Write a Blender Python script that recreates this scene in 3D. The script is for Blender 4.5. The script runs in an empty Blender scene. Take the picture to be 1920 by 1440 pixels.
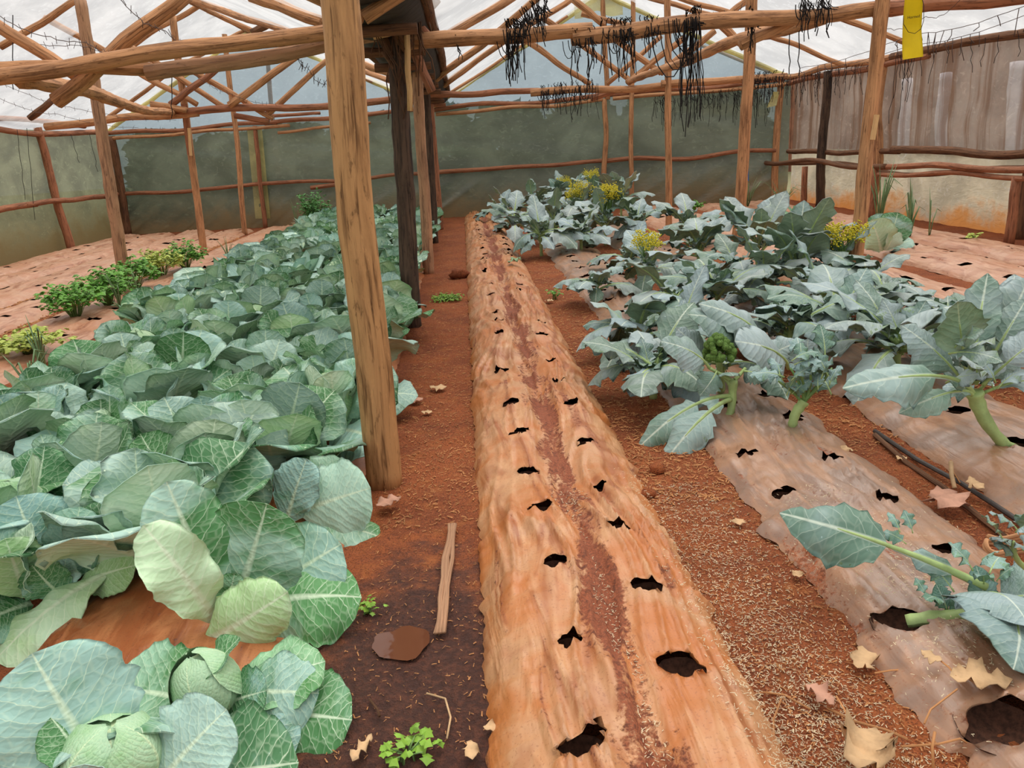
import bpy, math, random
import numpy as np
from mathutils import Vector, Matrix, noise as mnoise

S = bpy.context.scene
COL = S.collection
PI = math.pi

# ------------------------------------------------------------------ camera
F = 1440.0; HC = 1.55
def _basis(roll=.07, vp=(865, 275)):
    d = np.array([(vp[0]-960)/F, (vp[1]-720)/F, 1.0]); d /= np.linalg.norm(d)
    e = np.array([1, -roll, 0.0])
    n = np.cross(d, e)
    if n[1] > 0: n = -n
    n /= np.linalg.norm(n)
    r = np.cross(d, -n)
    if r[0] < 0: r = -r
    return np.array([r, d, n])
M = _basis()
cam = bpy.data.cameras.new('camera'); cam.lens = 36*F/1920; cam.sensor_width = 36; cam.clip_start = .05; cam.clip_end = 300
camo = bpy.data.objects.new('camera', cam); COL.objects.link(camo); S.camera = camo
camo.matrix_world = Matrix(((M[0,0], -M[0,1], -M[0,2], 0), (M[1,0], -M[1,1], -M[1,2], 0), (M[2,0], -M[2,1], -M[2,2], HC), (0,0,0,1)))

# ------------------------------------------------------------------ sky and exposure
S.view_settings.view_transform = 'Standard'; S.view_settings.look = 'None'
S.view_settings.exposure = 0.1; S.view_settings.gamma = 1.0; S.view_settings.use_curve_mapping = False
W = bpy.data.worlds.new('overcast'); S.world = W; W.use_nodes = True
wn = W.node_tree.nodes; wl = W.node_tree.links; wn.clear()
_tc = wn.new('ShaderNodeTexCoord'); _sp = wn.new('ShaderNodeSeparateXYZ'); _mr = wn.new('ShaderNodeMapRange')
_bg = wn.new('ShaderNodeBackground'); _wo = wn.new('ShaderNodeOutputWorld'); _mx = wn.new('ShaderNodeMix'); _mx.data_type = 'RGBA'
wl.new(_tc.outputs['Generated'], _sp.inputs[0]); wl.new(_sp.outputs['Z'], _mr.inputs[0])
_mr.inputs[1].default_value = -.1; _mr.inputs[2].default_value = 1.0
wl.new(_mr.outputs[0], _mx.inputs[0])
_mx.inputs[6].default_value = (.62, .66, .70, 1); _mx.inputs[7].default_value = (1.35, 1.35, 1.36, 1)
wl.new(_mx.outputs[2], _bg.inputs[0]); _bg.inputs[1].default_value = .98
wl.new(_bg.outputs[0], _wo.inputs[0])
sun = bpy.data.lights.new('sun', 'SUN'); sun.energy = 3.7; sun.angle = math.radians(60); sun.color = (1, .97, .92)
suno = bpy.data.objects.new('sun', sun); COL.objects.link(suno); suno.rotation_euler = (math.radians(-22), math.radians(14), 0)

# ------------------------------------------------------------------ pixel -> place helpers
def ray(px, py): return M @ np.array([(px-960)/F, (py-720)/F, 1.0])
C0 = np.array([0, 0, HC])
def at(px, py, z=0.0):
    v = ray(px, py); return v*((z-HC)/v[2]) + C0
def aty(px, py, Y):
    v = ray(px, py); return v*(Y/v[1]) + C0
def atx(px, py, X):
    v = ray(px, py); return v*(X/v[0]) + C0
XL, XR, XV = -8.6, 6.9, -.55
ZE, ZR = 2.46, 4.4
XRL, XRR = -4.55, 3.15
def wallY(x): return 20.15 - .2328*(x+8.54)
def atw(px, py, off=0.0):
    v = ray(px, py); a = -.2328
    t = (20.15 + a*8.54 - off)/(v[1]-a*v[0]); return v*t + C0
def atroof(px, py, side):
    # side: index of slope 0..3 from the left
    x0, z0, x1, z1 = [(XL,ZE,XRL,ZR),(XRL,ZR,XV,ZE),(XV,ZE,XRR,ZR),(XRR,ZR,XR,ZE)][side]
    k = (z1-z0)/(x1-x0); v = ray(px, py)
    t = (z0 - .07 - k*x0 - HC)/(v[2]-k*v[0]); return v*t + C0

# ------------------------------------------------------------------ object helpers
def link(name, me, parent=None):
    o = bpy.data.objects.new(name, me); COL.objects.link(o)
    if parent is not None: o.parent = parent
    return o
def tag(o, label, cat, group=None):
    o['label'] = label; o['category'] = cat
    if group: o['group'] = group
    return o
def thing(name, label, cat, loc=(0,0,0), group=None, rz=0):
    o = link(name, None); o.location = loc; o.rotation_euler = (0,0,rz); o.empty_display_size = .1
    return tag(o, label, cat, group)
def struct(o): o['kind'] = 'structure'; return o
def stuff(o): o['kind'] = 'stuff'; return o
class MB:
    def __init__(s): s.v = []; s.f = []; s.m = []; s.uv = []; s.n = 0
    def add(s, V, Fc, m=0, uv=None):
        V = np.asarray(V, float); s.v.append(V)
        off = s.n; s.n += len(V)
        for i, f in enumerate(Fc):
            s.f.append([a+off for a in f]); s.m.append(m if isinstance(m, int) else m[i])
        s.uv.append(np.zeros((len(V), 2)) if uv is None else np.asarray(uv, float))
        return s
    def mesh(s, name, mats, smooth=True):
        me = bpy.data.meshes.new(name)
        V = np.concatenate(s.v) if s.v else np.zeros((0,3))
        me.from_pydata(V.tolist(), [], s.f)
        for m in mats: me.materials.append(m)
        me.polygons.foreach_set('material_index', s.m)
        me.polygons.foreach_set('use_smooth', [smooth]*len(s.f))
        UV = np.concatenate(s.uv); l = me.uv_layers.new(name='UVMap')
        idx = np.empty(len(me.loops), dtype=np.int32); me.loops.foreach_get('vertex_index', idx)
        l.data.foreach_set('uv', UV[idx].ravel())
        me.update(); return me
    def obj(s, name, mats, parent=None, smooth=True):
        return link(name, s.mesh(name, mats, smooth), parent)
def nrm(v):
    v = np.asarray(v, float); return v/max(1e-9, np.linalg.norm(v))
def nz(x, y, z=0.0): return mnoise.noise((x, y, z))
def grid_faces(nu, nv, flip=False):
    f = []
    for j in range(nv-1):
        for i in range(nu-1):
            a = j*nu+i; q = [a, a+1, a+nu+1, a+nu]
            f.append(q[::-1] if flip else q)
    return f
def tube(P, R, n=10, seed=0, knob=0.0, cap=True, squash=1.0):
    """rings along the polyline P; returns verts, faces, uv (u round, v metres along)"""
    P = np.asarray(P, float); k = len(P); R = np.broadcast_to(np.asarray(R, float), (k,))
    V = []; UV = []; L = 0
    up = np.array([0,0,1.0]); t0 = nrm(P[1]-P[0])
    if abs(t0[2]) > .9: up = np.array([1.0,0,0])
    a = nrm(np.cross(t0, up))
    for i in range(k):
        t = nrm(P[min(i+1,k-1)]-P[max(i-1,0)]); a = nrm(a - t*np.dot(a, t)); b = np.cross(t, a)
        if i: L += np.linalg.norm(P[i]-P[i-1])
        for j in range(n+1):
            th = 2*PI*j/n; r = R[i]
            if knob: r *= 1 + knob*(mnoise.noise((math.cos(th)*1.3+seed*7.1, math.sin(th)*1.3, L*5+seed)) + .6*mnoise.noise((math.cos(th)*3+seed, math.sin(th)*3, L*14)))
            V.append(P[i] + a*math.cos(th)*r + b*math.sin(th)*r*squash); UV.append((j/n, L))
    f = grid_faces(n+1, k)
    if cap:
        f.append(list(range(n))[::-1]); o = (k-1)*(n+1); f.append([o+j for j in range(n)])
    return V, f, UV
def bent(A, B, n, amp, seed):
    """points from A to B with a natural wobble"""
    A = np.asarray(A, float); B = np.asarray(B, float); L = np.linalg.norm(B-A); t = nrm(B-A)
    s = nrm(np.cross(t, [0.3,.9,.31])); w = np.cross(t, s); out = []
    for i in range(n):
        u = i/(n-1); e = math.sin(PI*u)
        out.append(A+(B-A)*u + e*amp*L*(s*mnoise.noise((u*2.2+seed*3.3, seed, 0)) + w*mnoise.noise((seed, u*2.2, 5+seed))))
    return np.array(out)
def log_mesh(A, B, r0, r1, seed, knob=.12, amp=.035, n=10, step=.14):
    L = np.linalg.norm(np.asarray(B)-np.asarray(A)); k = max(5, min(40, int(L/step)))
    P = bent(A, B, k, amp, seed); return tube(P, np.linspace(r0, r1, k), n, seed, knob)
_seed = [0]
def log(name, A, B, r0, mat, parent=None, r1=None, knob=.12, amp=.03, n=10):
    _seed[0] += 1
    mb = MB(); V, f, uv = log_mesh(A, B, r0, r1 or r0*.9, _seed[0]*1.37, knob, amp, n)
    mb.add(V, f, 0, uv); return mb.obj(name, [mat], parent)

# ------------------------------------------------------------------ material helpers
class NT:
    def __init__(s, name):
        s.mat = bpy.data.materials.new(name); s.mat.use_nodes = True
        s.t = s.mat.node_tree; s.t.nodes.clear(); s.out = s.t.nodes.new('ShaderNodeOutputMaterial')
    def n(s, typ, ins=None, **kw):
        d = s.t.nodes.new('ShaderNode'+typ)
        for k, v in kw.items(): setattr(d, k, v)
        for k, v in (ins or {}).items(): s.put(d.inputs[k], v)
        return d
    def put(s, sock, v):
        if isinstance(v, bpy.types.NodeSocket): s.t.links.new(v, sock)
        elif isinstance(v, (tuple, list)): sock.default_value = tuple(v)+((1,) if len(v) == 3 and sock.type == 'RGBA' else ())
        else: sock.default_value = v
    def m(s, op, a, b=0.0, c=0.0, clamp=False):
        d = s.n('Math', {0: a, 1: b, 2: c}, operation=op); d.use_clamp = clamp; return d.outputs[0]
    def ss(s, x, a, b):
        d = s.n('MapRange', {0: x, 1: a, 2: b}, interpolation_type='SMOOTHSTEP'); return d.outputs[0]
    def mix(s, f, a, b, mode='MIX'):
        d = s.n('Mix', {0: f, 6: a, 7: b}, data_type='RGBA', blend_type=mode); return d.outputs[2]
    def noise(s, vec, scale=5, detail=4, rough=.55, dist=0.0, w=None):
        d = s.n('TexNoise', {'Vector': vec, 'Scale': scale, 'Detail': detail, 'Roughness': rough, 'Distortion': dist}, noise_dimensions='4D' if w is not None else '3D')
        if w is not None: s.put(d.inputs['W'], w)
        return d.outputs[0]
    def vmul(s, vec, k): return s.n('VectorMath', {0: vec, 1: k}, operation='MULTIPLY').outputs[0]
    def obj(s): return s.n('TexCoord').outputs['Object']
    def geo(s): return s.n('NewGeometry').outputs['Position']
    def uv(s): return s.n('UVMap').outputs[0]
    def bump(s, h, strength=.3, dist=.01): return s.n('Bump', {'Height': h, 'Strength': strength, 'Distance': dist}).outputs[0]
    def prin(s, col, rough=.6, normal=None, spec=.4, **kw):
        d = s.n('BsdfPrincipled', {'Base Color': col, 'Roughness': rough, 'Specular IOR Level': spec})
        if normal is not None: s.put(d.inputs['Normal'], normal)
        for k, v in kw.items(): s.put(d.inputs[k], v)
        return d.outputs[0]
    def done(s, sh): s.put(s.out.inputs[0], sh); return s.mat
def lin(r, g, b):
    f = lambda c: (c/255/12.92) if c <= 10 else ((c/255+.055)/1.055)**2.4
    return (f(r), f(g), f(b))

def wood(name, light, dark, scale=1.0, dark_amt=.5, rough=.75, bump=.5):
    t = NT(name); uv = t.uv(); ob = t.n('ObjectInfo')
    v = t.vmul(uv, (9*scale, 2.2*scale, 1)); w = t.m('MULTIPLY', ob.outputs['Random'], 40.0)
    a = t.noise(v, 1.0, 6, .65, .6, w); b = t.noise(t.vmul(uv, (28*scale, 3.2*scale, 1)), 1.0, 4, .6, .2, w); c = t.noise(t.vmul(uv, (3, 1.3, 1)), 1.0, 3, .5, .3, w)
    col = t.mix(t.ss(a, .62-.35*dark_amt, .78), light, dark)
    col = t.mix(t.m('MULTIPLY', t.ss(b, .50, .62), .7), col, dark)
    col = t.mix(t.m('MULTIPLY', t.ss(c, .45, .75), .45), col, tuple(min(1, x*1.45) for x in light))
    sp_ = t.noise(t.vmul(uv, (16*scale, 9*scale, 1)), 1.0, 5, .7, .3, w); col = t.mix(t.m('MULTIPLY', t.ss(sp_, .56, .66), .6), col, tuple(x*.55 for x in dark)); col = t.mix(t.m('MULTIPLY', t.ss(sp_, .42, .34), .3), col, tuple(min(1, x*1.5) for x in light))
    crack = t.ss(b, .60, .66)
    h = t.m('SUBTRACT', t.m('ADD', t.m('MULTIPLY', a, .6), t.m('MULTIPLY', b, .6)), t.m('MULTIPLY', crack, .5))
    return t.done(t.prin(col, rough, t.bump(h, bump, .012), .25))
WOOD = wood('stripped_wood', lin(196,144,102), lin(104,68,46), 1, .6)
WOOD_R = wood('reddish_wood', lin(168,112,82), lin(88,54,40), 1, .6)
WOOD_G = wood('greyed_wood', lin(178,136,104), lin(110,80,62))
WOOD_BIG = wood('big_post_wood', lin(190,144,96), lin(108,72,42), .8, .55, .6, .8)
WOOD_D = wood('charred_wood', lin(92,72,58), lin(26,22,21), 1.0, .75, .8, .8)
WOOD_Y = wood('fresh_wood', lin(222,180,128), lin(176,124,78), 1.0, .2)
WOOD_B = wood('bark_wood', lin(120,84,60), lin(58,40,32), 1.0, .5, .85, .9)

def film_mat(name, milky, trans, stain=None, z0=0.0, z1=1.0, transl=.45, fold=6.0, tcol=(1,1,1), streak=None):
    """clear greenhouse film: part see-through, part milky"""
    t = NT(name); p = t.geo()
    n1 = t.noise(t.vmul(p, (1,1,1.4)), 1.1, 4, .6, .4); n2 = t.noise(p, 9, 4, .6)
    col = t.mix(t.ss(n1, .32, .68), milky, tuple(c*.6 for c in milky)); n4 = t.noise(t.vmul(p, (1,1,1.6)), 5.5, 3, .6, 1.5); col = t.mix(t.m('MULTIPLY', t.ss(n4, .56, .72), .4), col, tuple(min(1, c*1.5) for c in milky))
    fac = trans
    if stain:
        z = t.n('SeparateXYZ', {0: p}).outputs[2]
        g = t.m('ADD', z, t.m('MULTIPLY', t.m('SUBTRACT', n1, .5), 1.1)); g = t.m('ADD', g, t.m('MULTIPLY', t.m('SUBTRACT', n2, .5), .35))
        k = t.ss(g, z1, z0); col = t.mix(k, col, stain); fac = t.m('MULTIPLY', t.m('SUBTRACT', 1.0, t.m('MULTIPLY', k, .8)), trans)
    if streak:
        sn = t.noise(t.vmul(p, (1, 1.9, .05)), 3.2, 5, .65, .1); k2 = t.m('MULTIPLY', t.ss(sn, .46, .62), .85); col = t.mix(k2, col, streak)
        fac = t.m('MULTIPLY', fac, t.m('SUBTRACT', 1.0, t.m('MULTIPLY', k2, .6)))
    bp = t.bump(t.m('ADD', t.noise(t.vmul(p, (1,1,2.4)), fold, 3, .5, 1.0), t.m('MULTIPLY', n2, .2)), .35, .03)
    dif = t.n('BsdfDiffuse', {'Color': col, 'Normal': bp}).outputs[0]; tl = t.n('BsdfTranslucent', {'Color': col, 'Normal': bp}).outputs[0]
    gl = t.n('BsdfGlossy', {'Color': (1,1,1,1), 'Roughness': .35, 'Normal': bp}).outputs[0]
    a = t.n('MixShader', {0: transl, 1: dif, 2: tl}).outputs[0]
    a = t.n('MixShader', {0: .06, 1: a, 2: gl}).outputs[0]
    tr = t.n('BsdfTransparent', {'Color': tcol+(1,)}).outputs[0]
    return t.done(t.n('MixShader', {0: fac, 1: a, 2: tr}).outputs[0])
ROOF = film_mat('roof_film', (.80,.78,.75), .52, None, transl=.6, fold=3.0, tcol=(.97,.95,.93))
FILM_BACK = film_mat('back_wall_film', (.26,.31,.22), .24, (.27,.20,.10), -.05, .85, transl=.3, tcol=(.42,.5,.5))
FILM_GABLE = film_mat('gable_film', (.27,.33,.34), .42, None, transl=.4, tcol=(.80,.92,.96))
FILM_LEFT = film_mat('left_wall_film', (.38,.40,.25), .05, (.24,.18,.08), .05, 1.0, transl=.45)
FILM_RIGHT = film_mat('right_wall_film', (.66,.60,.53), .40, None, transl=.3, streak=lin(136,104,80))
FILM_SKIRT = film_mat('skirt_film', (.95,.88,.68), .03, lin(226,160,92), .0, .40, transl=.5)
FILM_YEL = film_mat('yellowed_film', (.80,.72,.30), .15, None, transl=.5)

def soil_mat():
    t = NT('soil'); p = t.geo(); s = t.n('SeparateXYZ', {0: p})
    a = t.noise(p, 2.2, 5, .6); b = t.noise(p, 38, 5, .7); c = t.noise(p, 150, 3, .6); e = t.noise(p, 9, 4, .6)
    col = t.mix(t.ss(a, .35, .7), lin(170,94,52), lin(138,74,44))
    col = t.mix(t.ss(b, .45, .75), col, lin(176,98,58)); col = t.mix(t.m('MULTIPLY', t.ss(c, .48, .62), .65), col, lin(66,34,24))
    col = t.mix(t.m('MULTIPLY', t.ss(e, .5, .72), .4), col, lin(182,112,60))
    # wet ground at the near end of the path
    dx = t.m('DIVIDE', t.m('SUBTRACT', s.outputs[0], -.27), .5); dy = t.m('DIVIDE', t.m('SUBTRACT', s.outputs[1], 1.6), 1.35)
    d = t.m('SQRT', t.m('ADD', t.m('MULTIPLY', dx, dx), t.m('MULTIPLY', dy, dy))); d = t.m('ADD', d, t.m('MULTIPLY', t.m('SUBTRACT', e, .5), .9))
    wet = t.ss(d, 1.05, .6)
    col = t.mix(wet, col, t.mix(t.ss(b, .4, .7), lin(72,44,36), lin(104,62,46)))
    r = t.m('SUBTRACT', .92, t.m('MULTIPLY', wet, .42))
    h = t.m('ADD', t.m('MULTIPLY', b, 1.0), t.m('MULTIPLY', c, .35))
    return t.done(t.prin(col, r, t.bump(h, .9, .03), .3))
SOIL = soil_mat()
def mulch_mat(name, main, pale, dirt, rough=.42, sk=.75, bs=.38):
    t = NT(name); p = t.geo(); at_ = t.n('Attribute', attribute_name='dirt').outputs['Fac']
    st = t.noise(t.vmul(p, (8,1.5,4)), 1.3, 3, .55, .9); a = t.noise(p, 3.2, 5, .6, .3); b = t.noise(p, 45, 4, .65); c = t.noise(p, 130, 2, .5)
    col = t.mix(t.ss(a, .38, .68), main, pale); col = t.mix(t.m('MULTIPLY', t.ss(st, .5, .66), sk), col, tuple(x*k_ for x, k_ in zip(main, (.62,.5,.42))))
    s2 = t.noise(t.vmul(p, (7,1.6,5)), 1.2, 3, .55, 1.6); col = t.mix(t.m('MULTIPLY', t.ss(s2, .5, .7), .55), col, tuple(min(1, x*1.2) for x in pale))
    k = t.m('ADD', at_, t.m('MULTIPLY', t.m('SUBTRACT', st, .5), 1.5)); k = t.m('ADD', k, t.m('MULTIPLY', t.m('SUBTRACT', b, .5), 1.1))
    kd = t.ss(k, .42, .66); dc = t.mix(t.ss(c, .45, .6), dirt, tuple(x*1.5 for x in dirt)); dc = t.mix(t.ss(b, .5, .68), dc, tuple(x*.55 for x in dirt)); col = t.mix(t.m('MULTIPLY', t.ss(a, .56, .66), .45), col, tuple(x*k_ for x, k_ in zip(main, (.7,.5,.38)))); col = t.mix(kd, col, dc)
    col = t.mix(t.m('MULTIPLY', t.ss(c, .58, .68), .35), col, dirt)
    h = t.m('ADD', t.m('ADD', t.m('MULTIPLY', st, 1.0), t.m('MULTIPLY', s2, .5)), t.m('MULTIPLY', t.m('MULTIPLY', b, kd), .9))
    return t.done(t.prin(col, t.m('ADD', rough, t.m('MULTIPLY', kd, .4)), t.bump(h, bs, .03), .5))
MULCH_O = mulch_mat('orange_stained_mulch_film', lin(184,112,58), lin(192,148,108), lin(128,68,40))
MULCH_B = mulch_mat('brown_mulch_film', lin(150,124,108), lin(176,132,100), lin(150,84,48), .3, .4, .26)
MULCH_W = mulch_mat('damp_shaded_mulch_film', lin(156,88,50), lin(186,124,80), lin(100,52,32), .34)  # damp film; the shade under the cabbages is also put into its darker colour
MULCH_P = mulch_mat('pale_mulch_film', lin(184,130,98), lin(194,154,126), lin(150,86,52), .42)
def plain(name, c, rough=.7, var=.35, scale=12, bump=.2, spec=.3):
    t = NT(name); p = t.obj(); a = t.noise(p, scale, 4, .6)
    col = t.mix(t.ss(a, .35, .7), c, tuple(x*(1-var) for x in c))
    return t.done(t.prin(col, rough, t.bump(a, bump, .01), spec))
PIT = plain('pit_soil', lin(84,54,40), .95, .6, 60, .8)

def leaf_mat(name, green, wax, vein, N=9.0, slope=.62, waxlo=.3, waxhi=.65, veinamt=.75, speck=.5, rough=.5, mid=.05, latw=.95, finew=.24):
    t = NT(name); uv = t.uv(); sp = t.n('SeparateXYZ', {0: uv}); ob = t.n('ObjectInfo'); w = t.m('MULTIPLY', ob.outputs['Random'], 60.0)
    x = t.m('MULTIPLY', t.m('SUBTRACT', sp.outputs[0], .5), 2.0); v = sp.outputs[1]; ax = t.m('ABSOLUTE', x)
    dn = t.noise(uv, 5, 3, .6, 0, w)
    q = t.m('SUBTRACT', v, t.m('MULTIPLY', ax, slope)); q = t.m('SUBTRACT', q, t.m('MULTIPLY', t.m('MULTIPLY', ax, ax), .45))
    q = t.m('ADD', q, t.m('MULTIPLY', t.m('SUBTRACT', dn, .5), .16)); q = t.m('ADD', q, t.m('MULTIPLY', t.m('SIGN', x), .03))
    fr = t.m('FRACT', t.m('MULTIPLY', q, N)); d = t.m('MULTIPLY', t.m('ABSOLUTE', t.m('SUBTRACT', fr, .5)), 2.0)
    thin = t.m('ADD', .885, t.m('MULTIPLY', ax, .16)); lat = t.m('DIVIDE', t.m('SUBTRACT', d, thin), t.m('SUBTRACT', 1.0, thin), clamp=True)
    wm = t.m('ADD', t.m('MULTIPLY', t.m('SUBTRACT', 1.0, v), mid), .006)
    md = t.m('SUBTRACT', 1.0, t.m('DIVIDE', ax, wm), clamp=True); md = t.m('POWER', md, .5)
    vo = t.n('TexVoronoi', {'Vector': t.vmul(uv, (1,1,1)), 'Scale': 17.0}, feature='DISTANCE_TO_EDGE').outputs[0]
    fine = t.m('MULTIPLY', t.ss(vo, .09, .0), finew)
    ve = t.m('MAXIMUM', t.m('MAXIMUM', md, t.m('MULTIPLY', lat, latw)), fine)
    n1 = t.noise(uv, 2.2, 4, .6, .4, w); n2 = t.noise(uv, 42, 2, .5, 0, w)
    wx = t.ss(t.m('ADD', n1, t.m('MULTIPLY', t.m('SUBTRACT', ob.outputs['Random'], .5), .3)), waxlo, waxhi)
    col = t.mix(wx, green, wax); col = t.mix(1.0, col, ob.outputs['Color'], 'MULTIPLY')
    col = t.mix(t.m('MULTIPLY', t.ss(n2, .70, .76), speck), col, tuple(min(1, c*1.9) for c in wax))
    col = t.mix(t.m('MULTIPLY', ve, veinamt), col, vein)
    puck = t.m('MULTIPLY', t.ss(d, 1.0, .3), 1.0)
    h = t.m('ADD', t.m('MULTIPLY', puck, .5), t.m('MULTIPLY', t.noise(uv, 11, 3, .55, 0, w), .7)); h = t.m('ADD', h, t.m('MULTIPLY', t.ss(vo, .0, .25), .25))
    return t.done(t.prin(col, rough, t.bump(h, .24, .02), .32))
CAB_TOP = leaf_mat('cabbage_leaf_face', lin(78,128,80), lin(156,188,176), lin(206,224,194), N=9, waxlo=.36, waxhi=.6, veinamt=.88)
CAB_UND = leaf_mat('cabbage_leaf_underside', lin(168,200,150), lin(188,212,188), lin(224,236,206), N=9, veinamt=.85, speck=.2)
CAB_HEAD = leaf_mat('cabbage_head_leaf', lin(134,180,120), lin(166,200,164), lin(214,228,184), N=11)
BRO_TOP = leaf_mat('broccoli_leaf_face', lin(106,134,118), lin(158,176,178), lin(214,224,206), N=11, slope=.9, mid=.026, latw=.45, finew=.12)
BRO_UND = leaf_mat('broccoli_leaf_underside', lin(120,148,116), lin(146,168,144), lin(190,206,166), N=11, slope=.9, mid=.026, speck=.1, latw=.5, finew=.15)
STALK = plain('pale_green_stalk', lin(172,196,128), .5, .3, 14, .3)
STALK_D = plain('green_stalk', lin(124,158,92), .5, .3, 14, .2)
YEL = plain('yellow_flower', lin(226,212,60), .6, .25, 30, .1)
FLORET = plain('broccoli_floret', lin(106,140,66), .85, .5, 90, 1.0)
HERB = plain('celery_leaf', lin(112,172,66), .5, .5, 9, .2)
HERB_Y = plain('pale_celery_leaf', lin(190,206,98), .5, .4, 9, .2)
WEED = plain('weed_leaf', lin(134,176,62), .5, .4, 9, .2)
ONION = plain('onion_leaf', lin(120,150,104), .45, .35, 9, .2)
FERN = plain('feathery_leaf', lin(92,150,78), .55, .4, 9, .2)
TWINE = plain('black_twine', lin(40,36,36), .9, .4, 30, .2)
WIRE = plain('rusty_wire', lin(84,64,56), .6, .4, 30, .2)
DRY = plain('dry_leaf', lin(206,170,128), .8, .35, 14, .5)
DRY_P = plain('pinkish_dry_leaf', lin(196,148,124), .8, .35, 14, .5)
STRAW = plain('straw', lin(196,138,88), .8, .45, 5, .1)
HUSK = plain('rice_husk', lin(222,204,170), .8, .3, 5, .1)

# ================================================================== SETTING
def film_grid(P, nu, nv, name, mat, parent=None):
    """P(i/(nu-1), j/(nv-1)) -> point"""
    V = [P(i/(nu-1), j/(nv-1)) for j in range(nv) for i in range(nu)]
    uv = [(i/(nu-1), j/(nv-1)) for j in range(nv) for i in range(nu)]
    return MB().add(V, grid_faces(nu, nv), 0, uv).obj(name, [mat], parent)
def gable(x):
    k = (ZR-ZE)
    if x < XV: return ZE + k*max(0, 1-abs(x-XRL)/(XRL-XL))
    return ZE + k*max(0, 1-abs(x-XRR)/(XR-XRR))

# soil floor
def floor_h(x, y):
    return .012*nz(x*3, y*3) + .010*nz(x*11, y*11, 3) + .006*nz(x*27, y*27, 8) - .004
def make_floor():
    xs = np.concatenate([np.arange(-8.8, -.8, .25), np.arange(-.8, 2.4, .022), np.arange(2.4, 7.3, .2)])
    ys = [0.7]
    while ys[-1] < 20.6: ys.append(ys[-1] + .0085*max(1.6, ys[-1]))
    V = [(x, y, floor_h(x, y)) for y in ys for x in xs]
    o = MB().add(V, grid_faces(len(xs), len(ys))).obj('floor', [SOIL]); struct(o); return o
make_floor()
t = NT('outside_ground'); OUTG = t.done(t.prin(t.mix(t.noise(t.geo(), 1.5, 4), lin(120,104,70), lin(90,100,60)), .9))
g = MB().add([(-60,-30,-.06),(60,-30,-.06),(60,80,-.06),(-60,80,-.06)], [[0,1,2,3]]).obj('ground', [OUTG]); struct(g)

# back wall film, gable included
def Pback(u, v):
    x = XL + (XR-XL)*u; z = -.02 + 2.42*v; y = wallY(x)
    lo = max(0, 1-z/1.1); mid = math.sin(PI*min(1, max(0, (z-1.03)/1.35)))
    d = .15*lo*(nz((x*.8-z*1.25)*2.2, 2.0) + .5*nz((x*.7-z*1.1)*6, 7.0)) + .035*mid*nz((x*.35+z*2.2)*1.6, 9) + .02*nz(x*1.4, z*1.2, 4)
    d += .05*math.sin(PI*min(1, z/1.03))*(1 if z < 1.03 else 0)
    return (x - .23*d, y + .06 - d, z)
struct(film_grid(Pback, 180, 44, 'wall_back', FILM_BACK)); wall_back = bpy.data.objects['wall_back']
def Pgab(u, v):
    x = XL + (XR-XL)*u; z = 2.38 + (gable(x)-2.38)*v; d = .05*nz((x*.5+z*.9)*1.5, 5) + .02*nz(x*1.1, z*2, 8); return (x-.23*d, wallY(x)+.07-d, z)
film_grid(Pgab, 150, 26, 'gable_sheet', FILM_GABLE, wall_back)
def Pleft(u, v):
    y = -2.5 + (wallY(XL)+2.5)*u; z = -.02 + (ZE+.02)*v
    lo = max(0, 1-z/1.1); d = .06*lo*nz((y*.8+z)*2.4, 3) + .03*nz((y*.6-z*.8)*1.7, 8) + .02*nz(y, z*2, 1)
    return (XL - .06 + d, y, z)
wall_left = struct(film_grid(Pleft, 110, 24, 'wall_left', FILM_LEFT))
def Pright(u, v):
    y = -2.5 + (wallY(XR)+2.5)*u; z = 1.0 + (ZE-1.0)*v
    d = .035*nz(y*1.1, z*2.5, 6) + .015*nz(y*5, z*1.3, 2)
    return (XR + .07 + d, y, z)
wall_right = struct(film_grid(Pright, 130, 20, 'wall_right', FILM_RIGHT))
def Pskirt(u, v):
    y = -2.5 + (wallY(XR)+2.5)*u; z = -.02 + 1.06*v
    d = .03*nz(y*2.6, z*.6, 6) + .02*nz(y*7, z*.5, 2)
    return (XR + .05 + d, y, z)
film_grid(Pskirt, 150, 12, 'skirt_sheet', FILM_SKIRT, wall_right)

# roof film: four slopes of the two bays
def slope(x0, z0, x1, z1):
    mb = MB(); nu, nv = 14, 60; V = []
    for j in range(nv):
        for i in range(nu):
            a = i/(nu-1); x = x0+(x1-x0)*a; z = z0+(z1-z0)*a
            yy = -2.5 + (wallY(x)+2.6)*j/(nv-1)
            V.append((x, yy, z - .035*abs(math.sin(yy*PI/1.7)) + .02*nz(x*1.3, yy*1.1, z)))
    mb.add(V, grid_faces(nu, nv)); return mb
ceiling = None
for q in [(XL-.05,ZE,XRL,ZR),(XRL,ZR,XV-.36,ZE+.17),(XV+.36,ZE+.17,XRR,ZR),(XRR,ZR,XR+.06,ZE)]:
    if ceiling is None: ceiling = struct(slope(*q).obj('ceiling', [ROOF]))
    else: slope(*q).obj('roof_sheet', [ROOF], ceiling)
# yellowed film folded over the gable edges
n = 1
for (xa, xb) in [(XL, XRL), (XRL, XV), (XV, XRR), (XRR, XR)]:
    P = [(x, wallY(x)-.06, gable(x)-.05+.015*nz(x*4, 1)) for x in np.linspace(xa, xb, 24)]
    V, f, uv = tube(P, .045, 8, xa, .35)
    struct(MB().add(V, f, 0, uv).obj('trim_%d' % n, [FILM_YEL])); n += 1

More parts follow.
